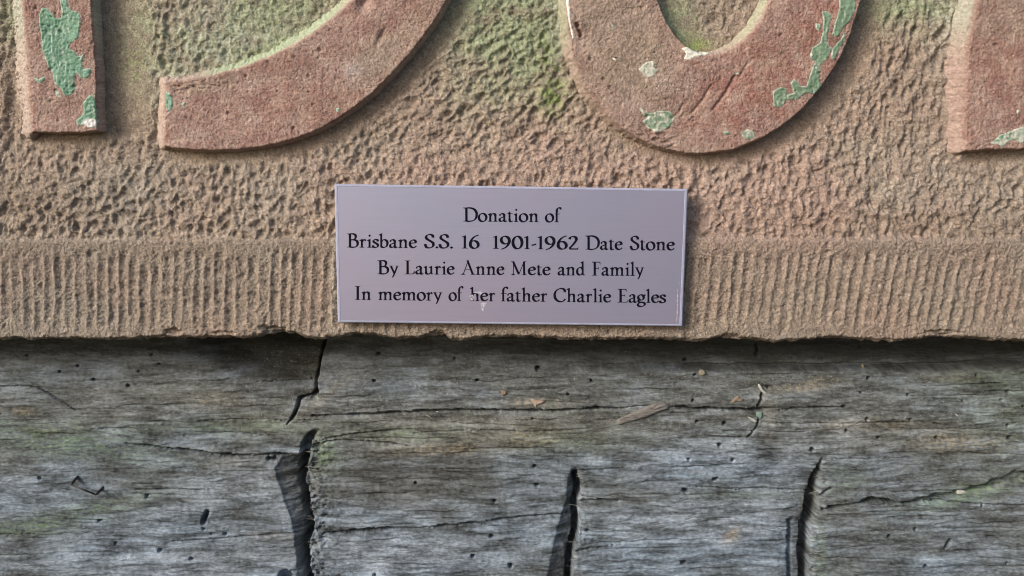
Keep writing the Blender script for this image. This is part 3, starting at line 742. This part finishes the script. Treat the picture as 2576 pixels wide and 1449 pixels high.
lightscar = np.clip(blob(X, Y, 860, 960, 50, 10, -42) + .6 * blob(X, Y, 880, 930, 60, 40, -30) + .7 * blob(X, Y, 800, 1010, 36, 14, -30) + .8 * blob(X, Y, 1910, 995, 10, 14) + .6 * blob(X, Y, 1935, 1040, 18, 60) + .5 * blob(X, Y, 1848, 1352, 26, 16, -25), 0, 1)
t = lay(t, C(.34, .325, .29), lightscar * .85)
t = lay(t, C(.19, .20, .21), blob(X, Y, 900, 930, 90, 60, -20) * (X > xT) * .6)
t = lay(t, C(.36, .27, .2), np.clip(blob(X, Y, 1840, 1345, 22, 11, -35) * 1.2, 0, 1) * .5)
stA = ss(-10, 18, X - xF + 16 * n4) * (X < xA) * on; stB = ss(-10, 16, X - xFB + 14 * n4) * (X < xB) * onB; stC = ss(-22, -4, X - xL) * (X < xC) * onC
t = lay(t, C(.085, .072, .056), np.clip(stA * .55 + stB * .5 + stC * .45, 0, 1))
t *= (1 + .55 * n3 + .95 * n2 + .6 * n4 + .07 * np.random.RandomState(18).randn(*X.shape))[..., None]
topshade = ss(1010 + 60 * n1 + 60 * n2, 860, Y) * .55 + .35 * ss(940, 900, Y + 30 * n2) * ss(1200, 1700, X)
t = lay(t, C(.07, .066, .058), np.clip(topshade, 0, 1))  # shade under the stone and above the ledge, put into the colour
t = t * C(.93, .975, .985)
t = np.clip(t, .015, .7)
P = wall(X, Y, base); P[..., 1] -= det / 1000.0
WOODH = (xs, wy_, base + det)
def wood_point(x, y, lift=0.0):
    """point on the real timber surface near the measured position, lifted by some mm"""
    i = min(int(np.searchsorted(wy_, y)), len(wy_) - 1); j = min(int(np.searchsorted(xs, x)), len(xs) - 1)
    p = P[i, j].copy(); p[1] -= lift / 1000.0
    return p
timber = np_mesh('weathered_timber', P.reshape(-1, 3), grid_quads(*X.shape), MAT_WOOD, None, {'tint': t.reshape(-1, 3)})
tag(timber, 'grey weathered timber with deep checks and worm holes, below the stone', 'timber')

# ------------------------------------------------------------------ plaque
PQ = np.array([wall(*c, 4.0) for c in ((841, 463), (1731, 475.5), (1717, 821), (849.5, 811.5))])
ctr = PQ.mean(0)
plaque = empty('plaque', tuple(ctr))
tag(plaque, 'small silver-lilac engraved plaque with four lines of black lettering', 'plaque')
def plate_material():
    m = NT('satin_plate')
    big = m.noise(14, 3, .5); br = m.noise(1, 3, .5, m.scaled((30, 30, 2600)))
    c = m.mixc(m.rng(big, .35, .65, 0, 1), (.43, .435, .58), (.475, .43, .575))
    x = m.n('ShaderNodeSeparateXYZ'); m.l(m.tc, x.inputs[0])
    c = m.scale_col(c, m.rng(br, .3, .7, .97, 1.03))
    c2 = m.scale_col(c, m.rng(m.noise(3500, 2, .5), .3, .7, .96, 1.04))
    m.l(c2, m.b.inputs['Base Color']); m.b.inputs['Roughness'].default_value = .48; m.b.inputs['Metallic'].default_value = .7
    m.b.inputs['Coat Weight'].default_value = .3; m.b.inputs['Coat Roughness'].default_value = .2
    m.bump(br, .00002)
    return m.m
MAT_PLATE = plate_material()
MAT_RIM = plain('pale_acrylic_edge', (.38, .395, .53), .3, 300, .12)
MAT_CORE = plain('dark_core', (.10, .09, .11), .5)
MAT_INK = plain('black_engraving', (.008, .007, .016), .9, 900, .2)
MAT_INK.node_tree.nodes['Principled BSDF'].inputs['Specular IOR Level'].default_value = .1
def bil(a, b, lift=0.0):
    """a across 0..1, b down 0..1 on the plaque's face"""
    p = (PQ[0] * (1 - a) + PQ[1] * a) * (1 - b) + (PQ[3] * (1 - a) + PQ[2] * a) * b
    return p + np.array([0, -lift / 1000.0, 0]) - ctr
def ring(ia, ib, lift):
    return [bil(ia, ib, lift), bil(1 - ia, ib, lift), bil(1 - ia, 1 - ib, lift), bil(ia, 1 - ib, lift)]
r1 = ring(.0092, .0165, 0); py_mesh('face_sheet', r1, [(3, 2, 1, 0)], MAT_PLATE, plaque)
vs = ring(.0092, .0165, 0) + ring(.0082, .0145, .09) + ring(.003, .006, .05) + ring(0, 0, -.35) + ring(0, 0, -1.1)
fs = [(4 * k + (j + 1) % 4, 4 * k + j, 4 * k + 4 + j, 4 * k + 4 + (j + 1) % 4) for k in range(4) for j in range(4)]
py_mesh('bevelled_edge', vs, fs, MAT_RIM, plaque)
vs = ring(.0012, .003, -1.1) + ring(.0012, .003, -2.6)
py_mesh('backing_sheet', vs, [((j + 1) % 4, j, 4 + j, 4 + (j + 1) % 4) for j in range(4)] + [(4, 5, 6, 7), (0, 1, 2, 3)], MAT_CORE, plaque)
vs = ring(.06, .12, -2.6) + ring(.06, .12, -4.6)
py_mesh('adhesive_pad', vs, [((j + 1) % 4, j, 4 + j, 4 + (j + 1) % 4) for j in range(4)], MAT_CORE, plaque)

# lettering: every letter is drawn with a broad-nib pen model, cap height 1, x-height .62
T_, t_ , PA = .178, .072, math.radians(22)
def nib(dx, dy):
    L = math.hypot(dx, dy) or 1; nx, ny = -dy / L, dx / L
    a = nx * math.cos(PA) + ny * math.sin(PA); b = -nx * math.sin(PA) + ny * math.cos(PA)
    return math.hypot(T_ * a, t_ * b)
def curve(pts, closed=False, n=7, wf=1.0):
    p = smooth_poly(pts, n, closed); m = len(p); L, R_ = [], []
    for i in range(m):
        if closed: a, b = p[i - 1], p[(i + 1) % m]
        else: a, b = p[max(i - 1, 0)], p[min(i + 1, m - 1)]
        dx, dy = b[0] - a[0], b[1] - a[1]; l = math.hypot(dx, dy) or 1; wd = nib(dx, dy) * wf / 2
        L.append((p[i][0] - dy / l * wd, p[i][1] + dx / l * wd)); R_.append((p[i][0] + dy / l * wd, p[i][1] - dx / l * wd))
    q = [[L[i], L[(i + 1) % m], R_[(i + 1) % m], R_[i]] for i in range(m if closed else m - 1)]
    return q
def bar(x0, y0, x1, y1, wd):
    dx, dy = x1 - x0, y1 - y0; l = math.hypot(dx, dy) or 1; nx, ny = -dy / l * wd / 2, dx / l * wd / 2
    return [[(x0 + nx, y0 + ny), (x1 + nx, y1 + ny), (x1 - nx, y1 - ny), (x0 - nx, y0 - ny)]]
def stem(x, y0, y1, wd=.135): return bar(x, y0, x, y1, wd)
def foot(x, hw=.165, y=0.0, up=1): return [[(x - hw, y), (x + hw, y), (x + hw, y + .035 * up), (x - hw, y + .035 * up)], [(x - .11, y + .035 * up), (x + .11, y + .035 * up), (x + .066, y + .085 * up), (x - .066, y + .085 * up)]]
def flag(x, y): return [[(x - .175, y - .115), (x - .15, y - .08), (x + .066, y + .02), (x + .066, y - .13)], [(x - .175, y - .115), (x + .066, y - .13), (x - .066, y - .17), (x - .066, y - .17)]]
def dia(x, y, r): return [[(x - r, y), (x, y + r), (x + r, y), (x, y - r)]]
def oval(cx, cy, rx, ry, rotd=0, n=16):
    c, s = math.cos(math.radians(rotd)), math.sin(math.radians(rotd))
    return [(cx + rx * math.cos(2 * math.pi * i / n) * c - ry * math.sin(2 * math.pi * i / n) * s, cy + rx * math.cos(2 * math.pi * i / n) * s + ry * math.sin(2 * math.pi * i / n) * c) for i in range(n)]
XH = .62
arch = lambda x0, x1: curve([(x0, .40), (x0 + .08, .53), (x0 + .2, .575), (x1 - .03, .53), (x1, .40)]) + stem(x1, 0, .44) + foot(x1, .15)
Gd = {
 'o': (.66, curve(oval(.33, .30, .255, .285), True)),
 'n': (.76, stem(.20, 0, .54) + flag(.20, XH) + foot(.20, .15) + arch(.21, .56)),
 'm': (1.12, stem(.20, 0, .54) + flag(.20, XH) + foot(.20, .15) + arch(.21, .55) + arch(.57, .92)),
 'h': (.76, stem(.20, 0, .95) + flag(.20, 1.03) + foot(.20, .15) + arch(.21, .56)),
 'r': (.53, stem(.20, 0, .54) + flag(.20, XH) + foot(.20, .16) + curve([(.22, .42), (.30, .53), (.38, .57), (.43, .55)]) + dia(.44, .53, .075)),
 'i': (.38, stem(.20, 0, .54) + flag(.20, XH) + foot(.20, .16) + dia(.21, .86, .095)),
 'l': (.38, stem(.20, 0, .95) + flag(.20, 1.03) + foot(.20, .16)),
 'u': (.76, stem(.18, .12, .54) + flag(.18, XH) + curve([(.18, .2), (.21, .08), (.32, .03), (.44, .06), (.54, .15)]) + stem(.56, .06, .54) + flag(.56, XH) + [[(.56, 0), (.72, .03), (.70, .06), (.56, .12)]]),
 't': (.44, stem(.18, .14, .70) + [[(.02, .565), (.115, .565), (.245, .78), (.19, .74)]] + bar(.04, .585, .40, .585, .05) + curve([(.18, .2), (.20, .07), (.28, .02), (.40, .07)])),
 'a': (.60, stem(.41, .1, .42) + curve([(.41, .38), (.40, .50), (.30, .58), (.18, .56), (.09, .49)]) + dia(.115, .47, .07) + curve([(.41, .36), (.26, .31), (.13, .24), (.09, .14), (.15, .05), (.27, .05), (.40, .14)]) + curve([(.41, .15), (.43, .06), (.50, .03), (.59, .07)])),
 'e': (.58, curve([(.10, .345), (.30, .36), (.50, .375)], wf=.85) + curve([(.50, .375), (.47, .50), (.36, .575), (.22, .55), (.11, .43), (.09, .28), (.14, .13), (.26, .045), (.40, .05), (.54, .15)])),
 's': (.46, curve([(.39, .45), (.37, .55), (.26, .585), (.15, .56), (.10, .47), (.16, .38), (.28, .31), (.38, .23), (.39, .12), (.31, .04), (.19, .025), (.08, .06), (.06, .17)]) + bar(.395, .57, .395, .43, .03) + bar(.06, .03, .055, .19, .03)),
 'b': (.69, stem(.17, .05, .95) + flag(.17, 1.03) + curve([(.19, .44), (.28, .55), (.41, .575), (.54, .50), (.59, .33), (.54, .14), (.40, .04), (.26, .04), (.16, .10)])),
 'd': (.70, stem(.50, .05, .95) + flag(.50, 1.03) + curve([(.49, .46), (.40, .57), (.27, .57), (.14, .47), (.09, .29), (.14, .12), (.26, .04), (.38, .07), (.49, .18)]) + [[(.50, .0), (.68, .03), (.66, .07), (.50, .12)]]),
 'f': (.42, stem(.19, 0, .80) + foot(.19, .16) + curve([(.19, .72), (.22, .90), (.32, 1.02), (.43, 1.02), (.50, .97)]) + dia(.49, .955, .075) + bar(.03, .585, .42, .585, .05)),
 'y': (.66, bar(.12, .58, .36, .06, .135) + curve([(.56, .58), (.42, .20), (.30, -.10), (.22, -.22)], wf=.75) + dia(.23, -.20, .05) + bar(0, .60, .27, .60, .035) + bar(.43, .60, .67, .60, .035)),
 'g': (.60, curve(oval(.28, .39, .19, .19), True) + curve([(.16, .23), (.10, .14), (.16, .06), (.34, .04), (.50, -.01), (.54, -.12), (.44, -.23), (.26, -.27), (.10, -.22), (.07, -.12), (.14, -.03), (.26, .02)]) + curve([(.43, .50), (.50, .56), (.60, .55)])),
 'D': (1.04, stem(.25, 0, 1, .168) + foot(.22, .19) + bar(.02, .975, .42, .97, .06) + [[(.02, .995), (.18, .90), (.18, .97), (.04, 1.0)]] + curve([(.25, .973), (.52, .975), (.78, .88), (.93, .68), (.955, .48), (.90, .25), (.74, .09), (.50, .025), (.25, .027)], wf=1.05)),
 'B': (.86, stem(.25, 0, 1, .168) + foot(.22, .19) + [[(.02, .995), (.18, .90), (.18, .97), (.04, 1.0)]] + bar(.04, .98, .3, .98, .04)
       + curve([(.25, .973), (.46, .975), (.61, .90), (.64, .76), (.57, .62), (.42, .555), (.26, .545)]) + curve([(.34, .55), (.55, .55), (.72, .46), (.77, .29), (.71, .12), (.54, .03), (.25, .027)], wf=1.05)),
 'S': (.64, curve([(.53, .76), (.51, .90), (.39, .975), (.25, .965), (.13, .87), (.12, .72), (.24, .60), (.40, .49), (.53, .37), (.54, .19), (.43, .06), (.27, .025), (.13, .07), (.07, .20), (.05, .30)]) + bar(.545, .96, .55, .72, .03) + bar(.06, .03, .045, .32, .03)),
 'L': (.80, stem(.26, 0, 1, .168) + foot(.23, .20) + foot(.25, .20, 1, -1) + bar(.25, .025, .66, .03, .05) + curve([(.56, .03), (.68, .06), (.76, .22)], wf=.7) + [[(.60, .01), (.74, .03), (.78, .22), (.68, .08)]]),
 'M': (1.22, bar(.22, .02, .24, .94, .055) + bar(.22, .95, .60, .06, .15) + bar(.60, .04, .96, .95, .055) + bar(.98, 0, .96, .97, .15) + foot(.21, .15) + foot(.98, .19) + bar(.06, .98, .27, .98, .04) + bar(.94, .98, 1.12, .98, .04)),
 'A': (1.02, bar(.15, .02, .50, .98, .055) + bar(.46, 1.04, .84, .02, .15) + bar(.27, .36, .68, .36, .045) + foot(.14, .14) + foot(.85, .18)),
 'I': (.48, stem(.25, 0, 1, .168) + foot(.24, .20) + foot(.24, .20, 1, -1)),
 'F': (.74, stem(.26, 0, 1, .168) + foot(.24, .20) + bar(.06, .975, .66, .97, .06) + [[(.66, 1.0), (.58, .975), (.66, .80), (.69, .80)]] + bar(.26, .53, .52, .53, .06) + bar(.53, .43, .54, .64, .03)),
 'E': (.80, stem(.26, 0, 1, .168) + foot(.22, .18) + bar(.06, .975, .66, .97, .06) + [[(.66, 1.0), (.58, .975), (.66, .80), (.69, .80)]] + bar(.26, .53, .54, .53, .06) + bar(.55, .43, .56, .64, .03) + bar(.26, .027, .68, .03, .05) + [[(.60, .01), (.73, .02), (.77, .22), (.68, .08)]]),
 'C': (.92, curve([(.84, .74), (.78, .90), (.62, .975), (.42, .95), (.20, .80), (.10, .55), (.13, .30), (.27, .11), (.48, .025), (.70, .06), (.86, .22)], wf=1.05) + bar(.85, .97, .86, .68, .035)),
 '1': (.42, stem(.21, 0, .92) + foot(.21, .17) + [[(.03, .84), (.05, .80), (.145, .82), (.275, .94), (.26, .95)]]),
 '9': (.66, curve(oval(.31, .63, .22, .27, 8), True) + curve([(.53, .66), (.53, .46), (.44, .25), (.28, .07), (.08, -.03)], wf=1.0)),
 '6': (.66, curve(oval(.33, .29, .225, .27, 8), True) + curve([(.11, .27), (.12, .48), (.22, .70), (.38, .88), (.58, .97)], wf=1.0)),
 '0': (.66, curve(oval(.33, .465, .25, .44), True)),
 '2': (.62, curve([(.08, .73), (.14, .87), (.28, .93), (.42, .87), (.46, .72), (.38, .52), (.23, .29), (.07, .07)]) + bar(.06, .04, .52, .04, .09) + [[(.44, .0), (.54, .0), (.585, .16), (.55, .15)]]),
 '-': (.34, bar(.04, .27, .30, .36, .095)),
 '.': (.26, dia(.13, .065, .10)),
}
CTL, CTR, CBR, CBL = (118, 118), (2477, 152), (2437, 1062), (135, 1035)    # plaque corners in the close-up the words were measured in
def inv_bil(px, py):
    a, b = .5, .5
    for _ in range(12):
        x = (CTL[0] * (1 - a) + CTR[0] * a) * (1 - b) + (CBL[0] * (1 - a) + CBR[0] * a) * b
        y = (CTL[1] * (1 - a) + CTR[1] * a) * (1 - b) + (CBL[1] * (1 - a) + CBR[1] * a) * b
        a += (px - x) / 2340.0; b += (py - y) / 910.0
    return a, b
LINES = [([('Donation', 975, 1478), ('of', 1520, 1634)], (975, 362), (1632, 367), 91),
         ([('Brisbane', 198, 668), ('S.S.', 712, 908), ('16', 965, 1085), ('1901-1962', 1172, 1745), ('Date', 1790, 2040), ('Stone', 2085, 2388)], (200, 532), (2388, 553), 92),
         ([('By', 400, 545), ('Laurie', 582, 918), ('Anne', 960, 1250), ('Mete', 1293, 1558), ('and', 1603, 1788), ('Family', 1832, 2182)], (400, 709), (2180, 722), 92),
         ([('In', 250, 358), ('memory', 405, 834), ('of', 875, 977), ('her', 1018, 1188), ('father', 1225, 1535), ('Charlie', 1575, 1962), ('Eagles', 2003, 2328)], (250, 881), (2328, 904), 92)]
NL = 0
for wordsl, b0, b1, cap in LINES:
    V_, F_ = [], []
    for word, xa, xb in wordsl:
        polys = []; adv = 0
        for ch in word:
            wd, qs = Gd[ch]
            for q in qs: polys.append([(adv + p[0], p[1]) for p in q])
            adv += wd - .005
        mn = min(p[0] for q in polys for p in q); mxx = max(p[0] for q in polys for p in q)
        kx = (xb - xa) / (mxx - mn)
        for n_, q in enumerate(polys):
            pts = []
            for px, py in q:
                X_ = xa + (px - mn) * kx
                yb = b0[1] + (b1[1] - b0[1]) * (X_ - b0[0]) / (b1[0] - b0[0])
                a, b = inv_bil(X_, yb - py * cap)
                pts.append(bil(a, b, .05 + .0008 * (n_ % 60)))
            s2 = sum((pts[i][0] * pts[(i + 1) % len(pts)][2] - pts[(i + 1) % len(pts)][0] * pts[i][2]) for i in range(len(pts)))
            if s2 < 0: pts = pts[::-1]
            F_.append(tuple(range(len(V_), len(V_) + len(pts)))); V_ += pts
    py_mesh('inscription_line', V_, F_, MAT_INK, plaque)
def scuff_material():
    m = NT('white_scuff')
    m.b.inputs['Base Color'].default_value = (.62, .62, .68, 1); m.b.inputs['Roughness'].default_value = .8
    tr = m.n('ShaderNodeBsdfTransparent'); mx = m.n('ShaderNodeMixShader')
    m.l(m.rng(m.noise(900, 4, .6), .36, .58, .15, .85), mx.inputs[0]); m.l(tr.outputs[0], mx.inputs[1]); m.l(m.b.outputs[0], mx.inputs[2]); m.l(mx.outputs[0], m.out.inputs[0])
    return m.m
MAT_SCUFF = scuff_material()
def c3(x, y):    # second close-up -> plaque close-up
    return ((1030 + x / 5.152) - 950) * 2.2207, ((770 + y / 5.152) - 500) * 2.2207
for poly in ([(2090, 690), (2150, 698), (2225, 690), (2195, 722), (2175, 760), (2163, 822), (2145, 828), (2128, 800), (2118, 740)],
             [(2010, 535), (2080, 528), (2145, 522), (2138, 552), (2115, 580), (2085, 560), (2050, 556)], [(1925, 600), (1990, 572), (2010, 610), (1990, 668), (1972, 660), (1960, 615)]):
    V_ = [bil(*inv_bil(*c3(*p)), .09) for p in poly]
    py_mesh('white_scuff', V_, [tuple(range(len(V_)))[::-1]], MAT_SCUFF, plaque)
V_ = [bil(*inv_bil(*p), .1) for p in ((2404, 810), (2409, 812), (2404, 1000), (2398, 1040), (2396, 1040))]
py_mesh('scratch', V_, [tuple(range(len(V_)))[::-1]], MAT_SCUFF, plaque)
rs = np.random.RandomState(5)
V_, F_ = [], []
for cx, cy, r in [(1512, 438, 5), (640, 576, 3.5), (2058, 538, 4), (546, 548, 3), (2418, 770, 7), (1370, 582, 3)] + [(rs.uniform(150, 2400), rs.uniform(150, 1020), rs.uniform(1, 2.2)) for _ in range(45)]:
    k0 = len(V_)
    for j in range(5): V_.append(bil(*inv_bil(cx + r * math.cos(j * 1.257), cy + r * math.sin(j * 1.257)), .11))
    F_.append((k0 + 4, k0 + 3, k0 + 2, k0 + 1, k0)) 
o = py_mesh('dust_speck', V_, F_, MAT_SCUFF, plaque); o['kind'] = 'stuff'

# ------------------------------------------------------------------ staple, splinter and loose bits lying on the timber
def tube(pts, r, n=8):
    V_, F_ = [], []
    P_ = [Vector(p) for p in pts]
    for i, p in enumerate(P_):
        a = P_[max(i - 1, 0)]; b = P_[min(i + 1, len(P_) - 1)]
        d = (b - a).normalized(); u_ = d.cross(Vector((0.3, .2, 1))).normalized(); v_ = d.cross(u_)
        for k in range(n):
            an = 2 * math.pi * k / n
            V_.append(p + (u_ * math.cos(an) + v_ * math.sin(an)) * r)
    for i in range(len(P_) - 1):
        for k in range(n):
            F_.append((i * n + k, i * n + (k + 1) % n, (i + 1) * n + (k + 1) % n, (i + 1) * n + k))
    F_.append(tuple(range(n))[::-1]); F_.append(tuple((len(P_) - 1) * n + k for k in range(n)))
    return V_, F_
MAT_STEEL = plain('rusty_dark_steel', (.05, .045, .045), .5, 900, .35, .6)
a = wood_point(198, 1191, -2.5); b = wood_point(264, 1219, -2.5)
c = wood_point(188, 1208, 4.0); d = wood_point(250, 1234, 4.0)
lerp = lambda p, q, t: p * (1 - t) + q * t
path = [a, lerp(a, c, .5), lerp(a, c, .92), lerp(c, d, .03), lerp(c, d, .5), lerp(c, d, .97), lerp(b, d, .92), lerp(b, d, .5), b]
V_, F_ = tube(path, .00030)
st = empty('staple', tuple(lerp(a, b, .5)))
tag(st, 'dark bent wire staple driven into the grey timber', 'staple')
o3 = np.array(st.location)
V1, F1 = tube([p - o3 for p in path[3:6]], .00042); py_mesh('crown', V1, F1, MAT_STEEL, st, True)
V1, F1 = tube([p - o3 for p in path[0:4]], .00062); py_mesh('leg', V1, F1, MAT_STEEL, st, True)
V1, F1 = tube([p - o3 for p in path[5:9]], .00062); py_mesh('leg', V1, F1, MAT_STEEL, st, True)

def chip(name, poly, thick, lift, mat, label, cat, seed=0, curl=0.0):
    """an irregular solid flake: outline in measured units, real thickness in mm"""
    pl = smooth_poly(poly, 3); cx = sum(p[0] for p in pl) / len(pl); cy = sum(p[1] for p in pl) / len(pl)
    r = random.Random(seed); org = wood_point(cx, cy, 0); n = len(pl)
    V_, F_ = [], []
    rings = [(1.0, -.5), (1.0, .25), (.86, .8), (.5, 1.0)]
    for sc, up in rings:
        for k, (x, y) in enumerate(pl):
            X_, Y_ = cx + (x - cx) * sc, cy + (y - cy) * sc
            q = wall(X_, Y_, -(org[1]) * 1000.0 + lift + thick * (up + .25 * r.uniform(-1, 1)) + curl * abs(x - cx) / 10)
            V_.append(q - org)
    V_.append(wall(cx, cy, -(org[1]) * 1000.0 + lift + thick * 1.05) - org)
    for i in range(3):
        for k in range(n):
            F_.append((i * n + k, (i + 1) * n + k, (i + 1) * n + (k + 1) % n, i * n + (k + 1) % n))
    for k in range(n): F_.append((3 * n + k, 4 * n, 3 * n + (k + 1) % n))
    o = py_mesh(name, V_, F_, mat, None, True)
    o.location = org
    tag(o, label, cat)
    return o
def sliver_material():
    m = NT('splinter_wood')
    st_ = m.noise(1, 5, .65, m.scaled((260, 100, 1500)))
    m.l(m.mixc(m.rng(st_, .3, .7, 0, 1), (.10, .092, .085), (.27, .255, .235)), m.b.inputs['Base Color'])
    m.b.inputs['Roughness'].default_value = .85; m.bump(st_, .0004)
    return m.m
MAT_SPL = sliver_material()
sp5 = lambda L: [(1425.5 + .2279 * x, 964.3 + .2279 * y) for x, y in L]
chip('wood_splinter', sp5([(560, 400), (640, 360), (820, 280), (980, 215), (1080, 215), (1130, 245), (1115, 280), (1000, 320), (900, 365), (820, 395), (680, 430), (575, 458)]), 1.3, .6, MAT_SPL,
     'lifted grey splinter lying across the long crack in the timber', 'splinter', 1)
M_TAN = plain('dry_tan_scrap', (.25, .19, .135), .8, 900, .3, 0, .0002)
M_WHT = plain('white_scrap', (.48, .48, .44), .7, 900, .15)
M_GRN = plain('green_paint_scrap', (.19, .29, .24), .6, 700, .2)
M_YEL = plain('yellow_scrap', (.30, .27, .19), .7, 700, .2)
M_PNK = plain('pinkish_scrap', (.40, .30, .23), .7, 700, .2)
chip('bark_scrap', sp5([(1790, 225), (1840, 180), (1890, 135), (1915, 160), (1955, 175), (1930, 200), (1870, 195), (1810, 235)]), .5, .1, M_TAN, 'small rust-brown bark scrap above the crack, left of the crossing check', 'bark scrap', 2)
chip('paint_flake', sp5([(2095, 320), (2150, 312), (2162, 345), (2150, 388), (2110, 375), (2092, 350)]), .5, .2, M_GRN, 'pale green paint flake caught in the crossing check', 'paint flake', 3)
chip('white_scrap', sp5([(1998, 372), (2018, 372), (2098, 412), (2088, 434), (2060, 425)]), .7, .3, M_WHT, 'white sliver beside the pale green paint flake', 'scrap', 4)
c3w = lambda L: [(1695.5 + .4213 * x, 838.5 + .4213 * y) for x, y in L]
c2w = lambda L: [(712.8 + .4213 * x, 838.5 + .4213 * y) for x, y in L]
chip('yellow_scrap', c3w([(148, 225), (170, 215), (190, 235), (178, 252), (152, 248)]), .8, .3, M_YEL, 'tiny yellowish scrap on the ledge just under the stone', 'scrap', 5)
chip('white_scrap', c3w([(1688, 938), (1715, 932), (1745, 945), (1738, 962), (1705, 966), (1688, 955)]), .7, .3, M_WHT, 'whitish scrap on the mossy timber at the right', 'scrap', 6)
chip('pinkish_scrap', c2w([(1476, 392), (1488, 390), (1520, 400), (1560, 404), (1540, 420), (1515, 428), (1508, 445), (1494, 425)]), .6, .3, M_PNK, 'pinkish crumb on the lip of the long crack, below the plaque', 'scrap', 7)
chip('white_scrap', c2w([(912, 468), (926, 464), (930, 478), (918, 480)]), .6, .5, M_WHT, 'white crumb sitting in the long crack', 'scrap', 8)
chip('tan_scrap', c2w([(1996, 432), (2012, 420), (2028, 430), (2022, 448), (2028, 462), (2004, 458)]), .6, .5, M_TAN, 'tan crumb in the long crack just left of the splinter', 'scrap', 9)
chip('lint_fluff', c2w([(1300, 345), (1318, 338), (1334, 350), (1325, 366), (1306, 372)]), .5, .2, M_TAN, 'tan fluff on the timber above the long crack', 'fluff', 10)
chip('pale_twig', c3w([(500, 308), (512, 305), (535, 340), (556, 356), (548, 366), (520, 345)]), .6, .3, M_WHT, 'pale curl at the top of the crossing check', 'scrap', 11)
chip('moss_tuft', c3w([(1118, 188), (1130, 185), (1140, 210), (1142, 240), (1126, 238), (1128, 212)]), .6, .8, plain('dry_moss', (.24, .22, .12), .9), 'dry moss tuft hanging over the dark ledge under the stone', 'moss tuft', 12)
chip('white_scrap', c3w([(1676, 482), (1684, 480), (1700, 492), (1694, 498)]), .5, .2, M_WHT, 'tiny white sliver on the upper right timber, away from the cracks', 'scrap', 13)
for i, pts in enumerate(([(855, 482), (872, 492), (888, 512)], [(870, 505), (878, 492), (880, 485)], [(1258, 498), (1266, 506), (1272, 520)])):
    if i == 1: continue
    pw = c2w(pts)
    path = [wood_point(x, y, .5) for x, y in pw]; org = path[0]
    V1, F1 = tube([p - org for p in path], .00012, 5)
    o = py_mesh('pale_fibre', V1, F1, M_WHT, None, True); o.location = org
    tag(o, 'short white fibre under the long crack, left of the plaque centre' if i == 0 else 'faint white fibre under the long crack, below the plaque centre', 'fibre')

MAT_FIB = plain('torn_wood_fibre', (.24, .235, .22), .85, 1500, .35)
rs = np.random.RandomState(55); V_, F_ = [], []
for (x0, y0, x1, y1, n) in ((790, 1100, 800, 1449, 60), (1458, 1185, 1446, 1449, 40), (2066, 1170, 2042, 1449, 45), (760, 1160, 770, 1440, 18), (820, 1336, 1200, 1314, 12), (2080, 1280, 2300, 1262, 12), (330, 1115, 770, 1144, 14), (900, 1040, 1880, 1028, 22)):
    for _ in range(n):
        q = rs.rand(); x, y = x0 + (x1 - x0) * q + rs.normal(0, 3), y0 + (y1 - y0) * q + rs.normal(0, 2)
        L = rs.uniform(6, 26); sg = -1 if rs.rand() < .5 else 1; a = rs.normal(0, .12)
        p0 = wood_point(x, y, .1); p1 = wood_point(x + sg * L * .5, y + a * L, .15) ; p1[1] = min(p1[1], p0[1]); p2 = wood_point(x + sg * L, y + 2 * a * L, rs.uniform(.1, .7)); p2[1] = min(p2[1], p1[1] + .0002)
        ww = rs.uniform(.00008, .00022); k0 = len(V_)
        for p, w_ in ((p0, ww), (p1, ww * .8), (p2, ww * .15)):
            V_ += [p + np.array([0, .0001, w_]), p + np.array([0, -w_, 0]), p + np.array([0, .0001, -w_])]
        for j in range(2):
            for m_ in range(3):
                a_, b_ = k0 + 3 * j + m_, k0 + 3 * j + (m_ + 1) % 3
                F_.append((a_, b_, b_ + 3, a_ + 3))
o = py_mesh('torn_fibres', V_, F_, MAT_FIB, timber, True); o['kind'] = 'stuff'
# sand fallen from the stone
rs = np.random.RandomState(77)
V_, F_ = [], []
def grain(x, y, r):
    p = wood_point(x, y, .12); k0 = len(V_)
    for j in range(4):
        an = j * 1.57 + rs.rand()
        V_.append(p + np.array([math.cos(an) * r, rs.uniform(-.2, .2) * r, math.sin(an) * r]))
    V_.append(p + np.array([0, -r, 0]))
    for j in range(4): F_.append((k0 + (j + 1) % 4, k0 + j, k0 + 4))
for (cx, cy, sx, sy, n) in ((1500, 985, 420, 50, 900), (1880, 960, 140, 24, 500), (700, 945, 90, 40, 260), (620, 1010, 160, 40, 200), (1500, 1050, 350, 16, 500), (1100, 1000, 200, 30, 250), (2200, 1000, 250, 50, 200)):
    for _ in range(n):
        x, y = rs.normal(cx, sx), rs.normal(cy, sy)
        if 0 < x < 2576 and 880 < y < 1440: grain(x, y, rs.uniform(.0001, .00024))
o = py_mesh('sand_grains', V_, F_, plain('quartz_sand', (.50, .47, .40), .4, 900, .5))
tag(o, 'loose sand grains scattered over the upper face of the timber', 'sand', None, 'stuff')
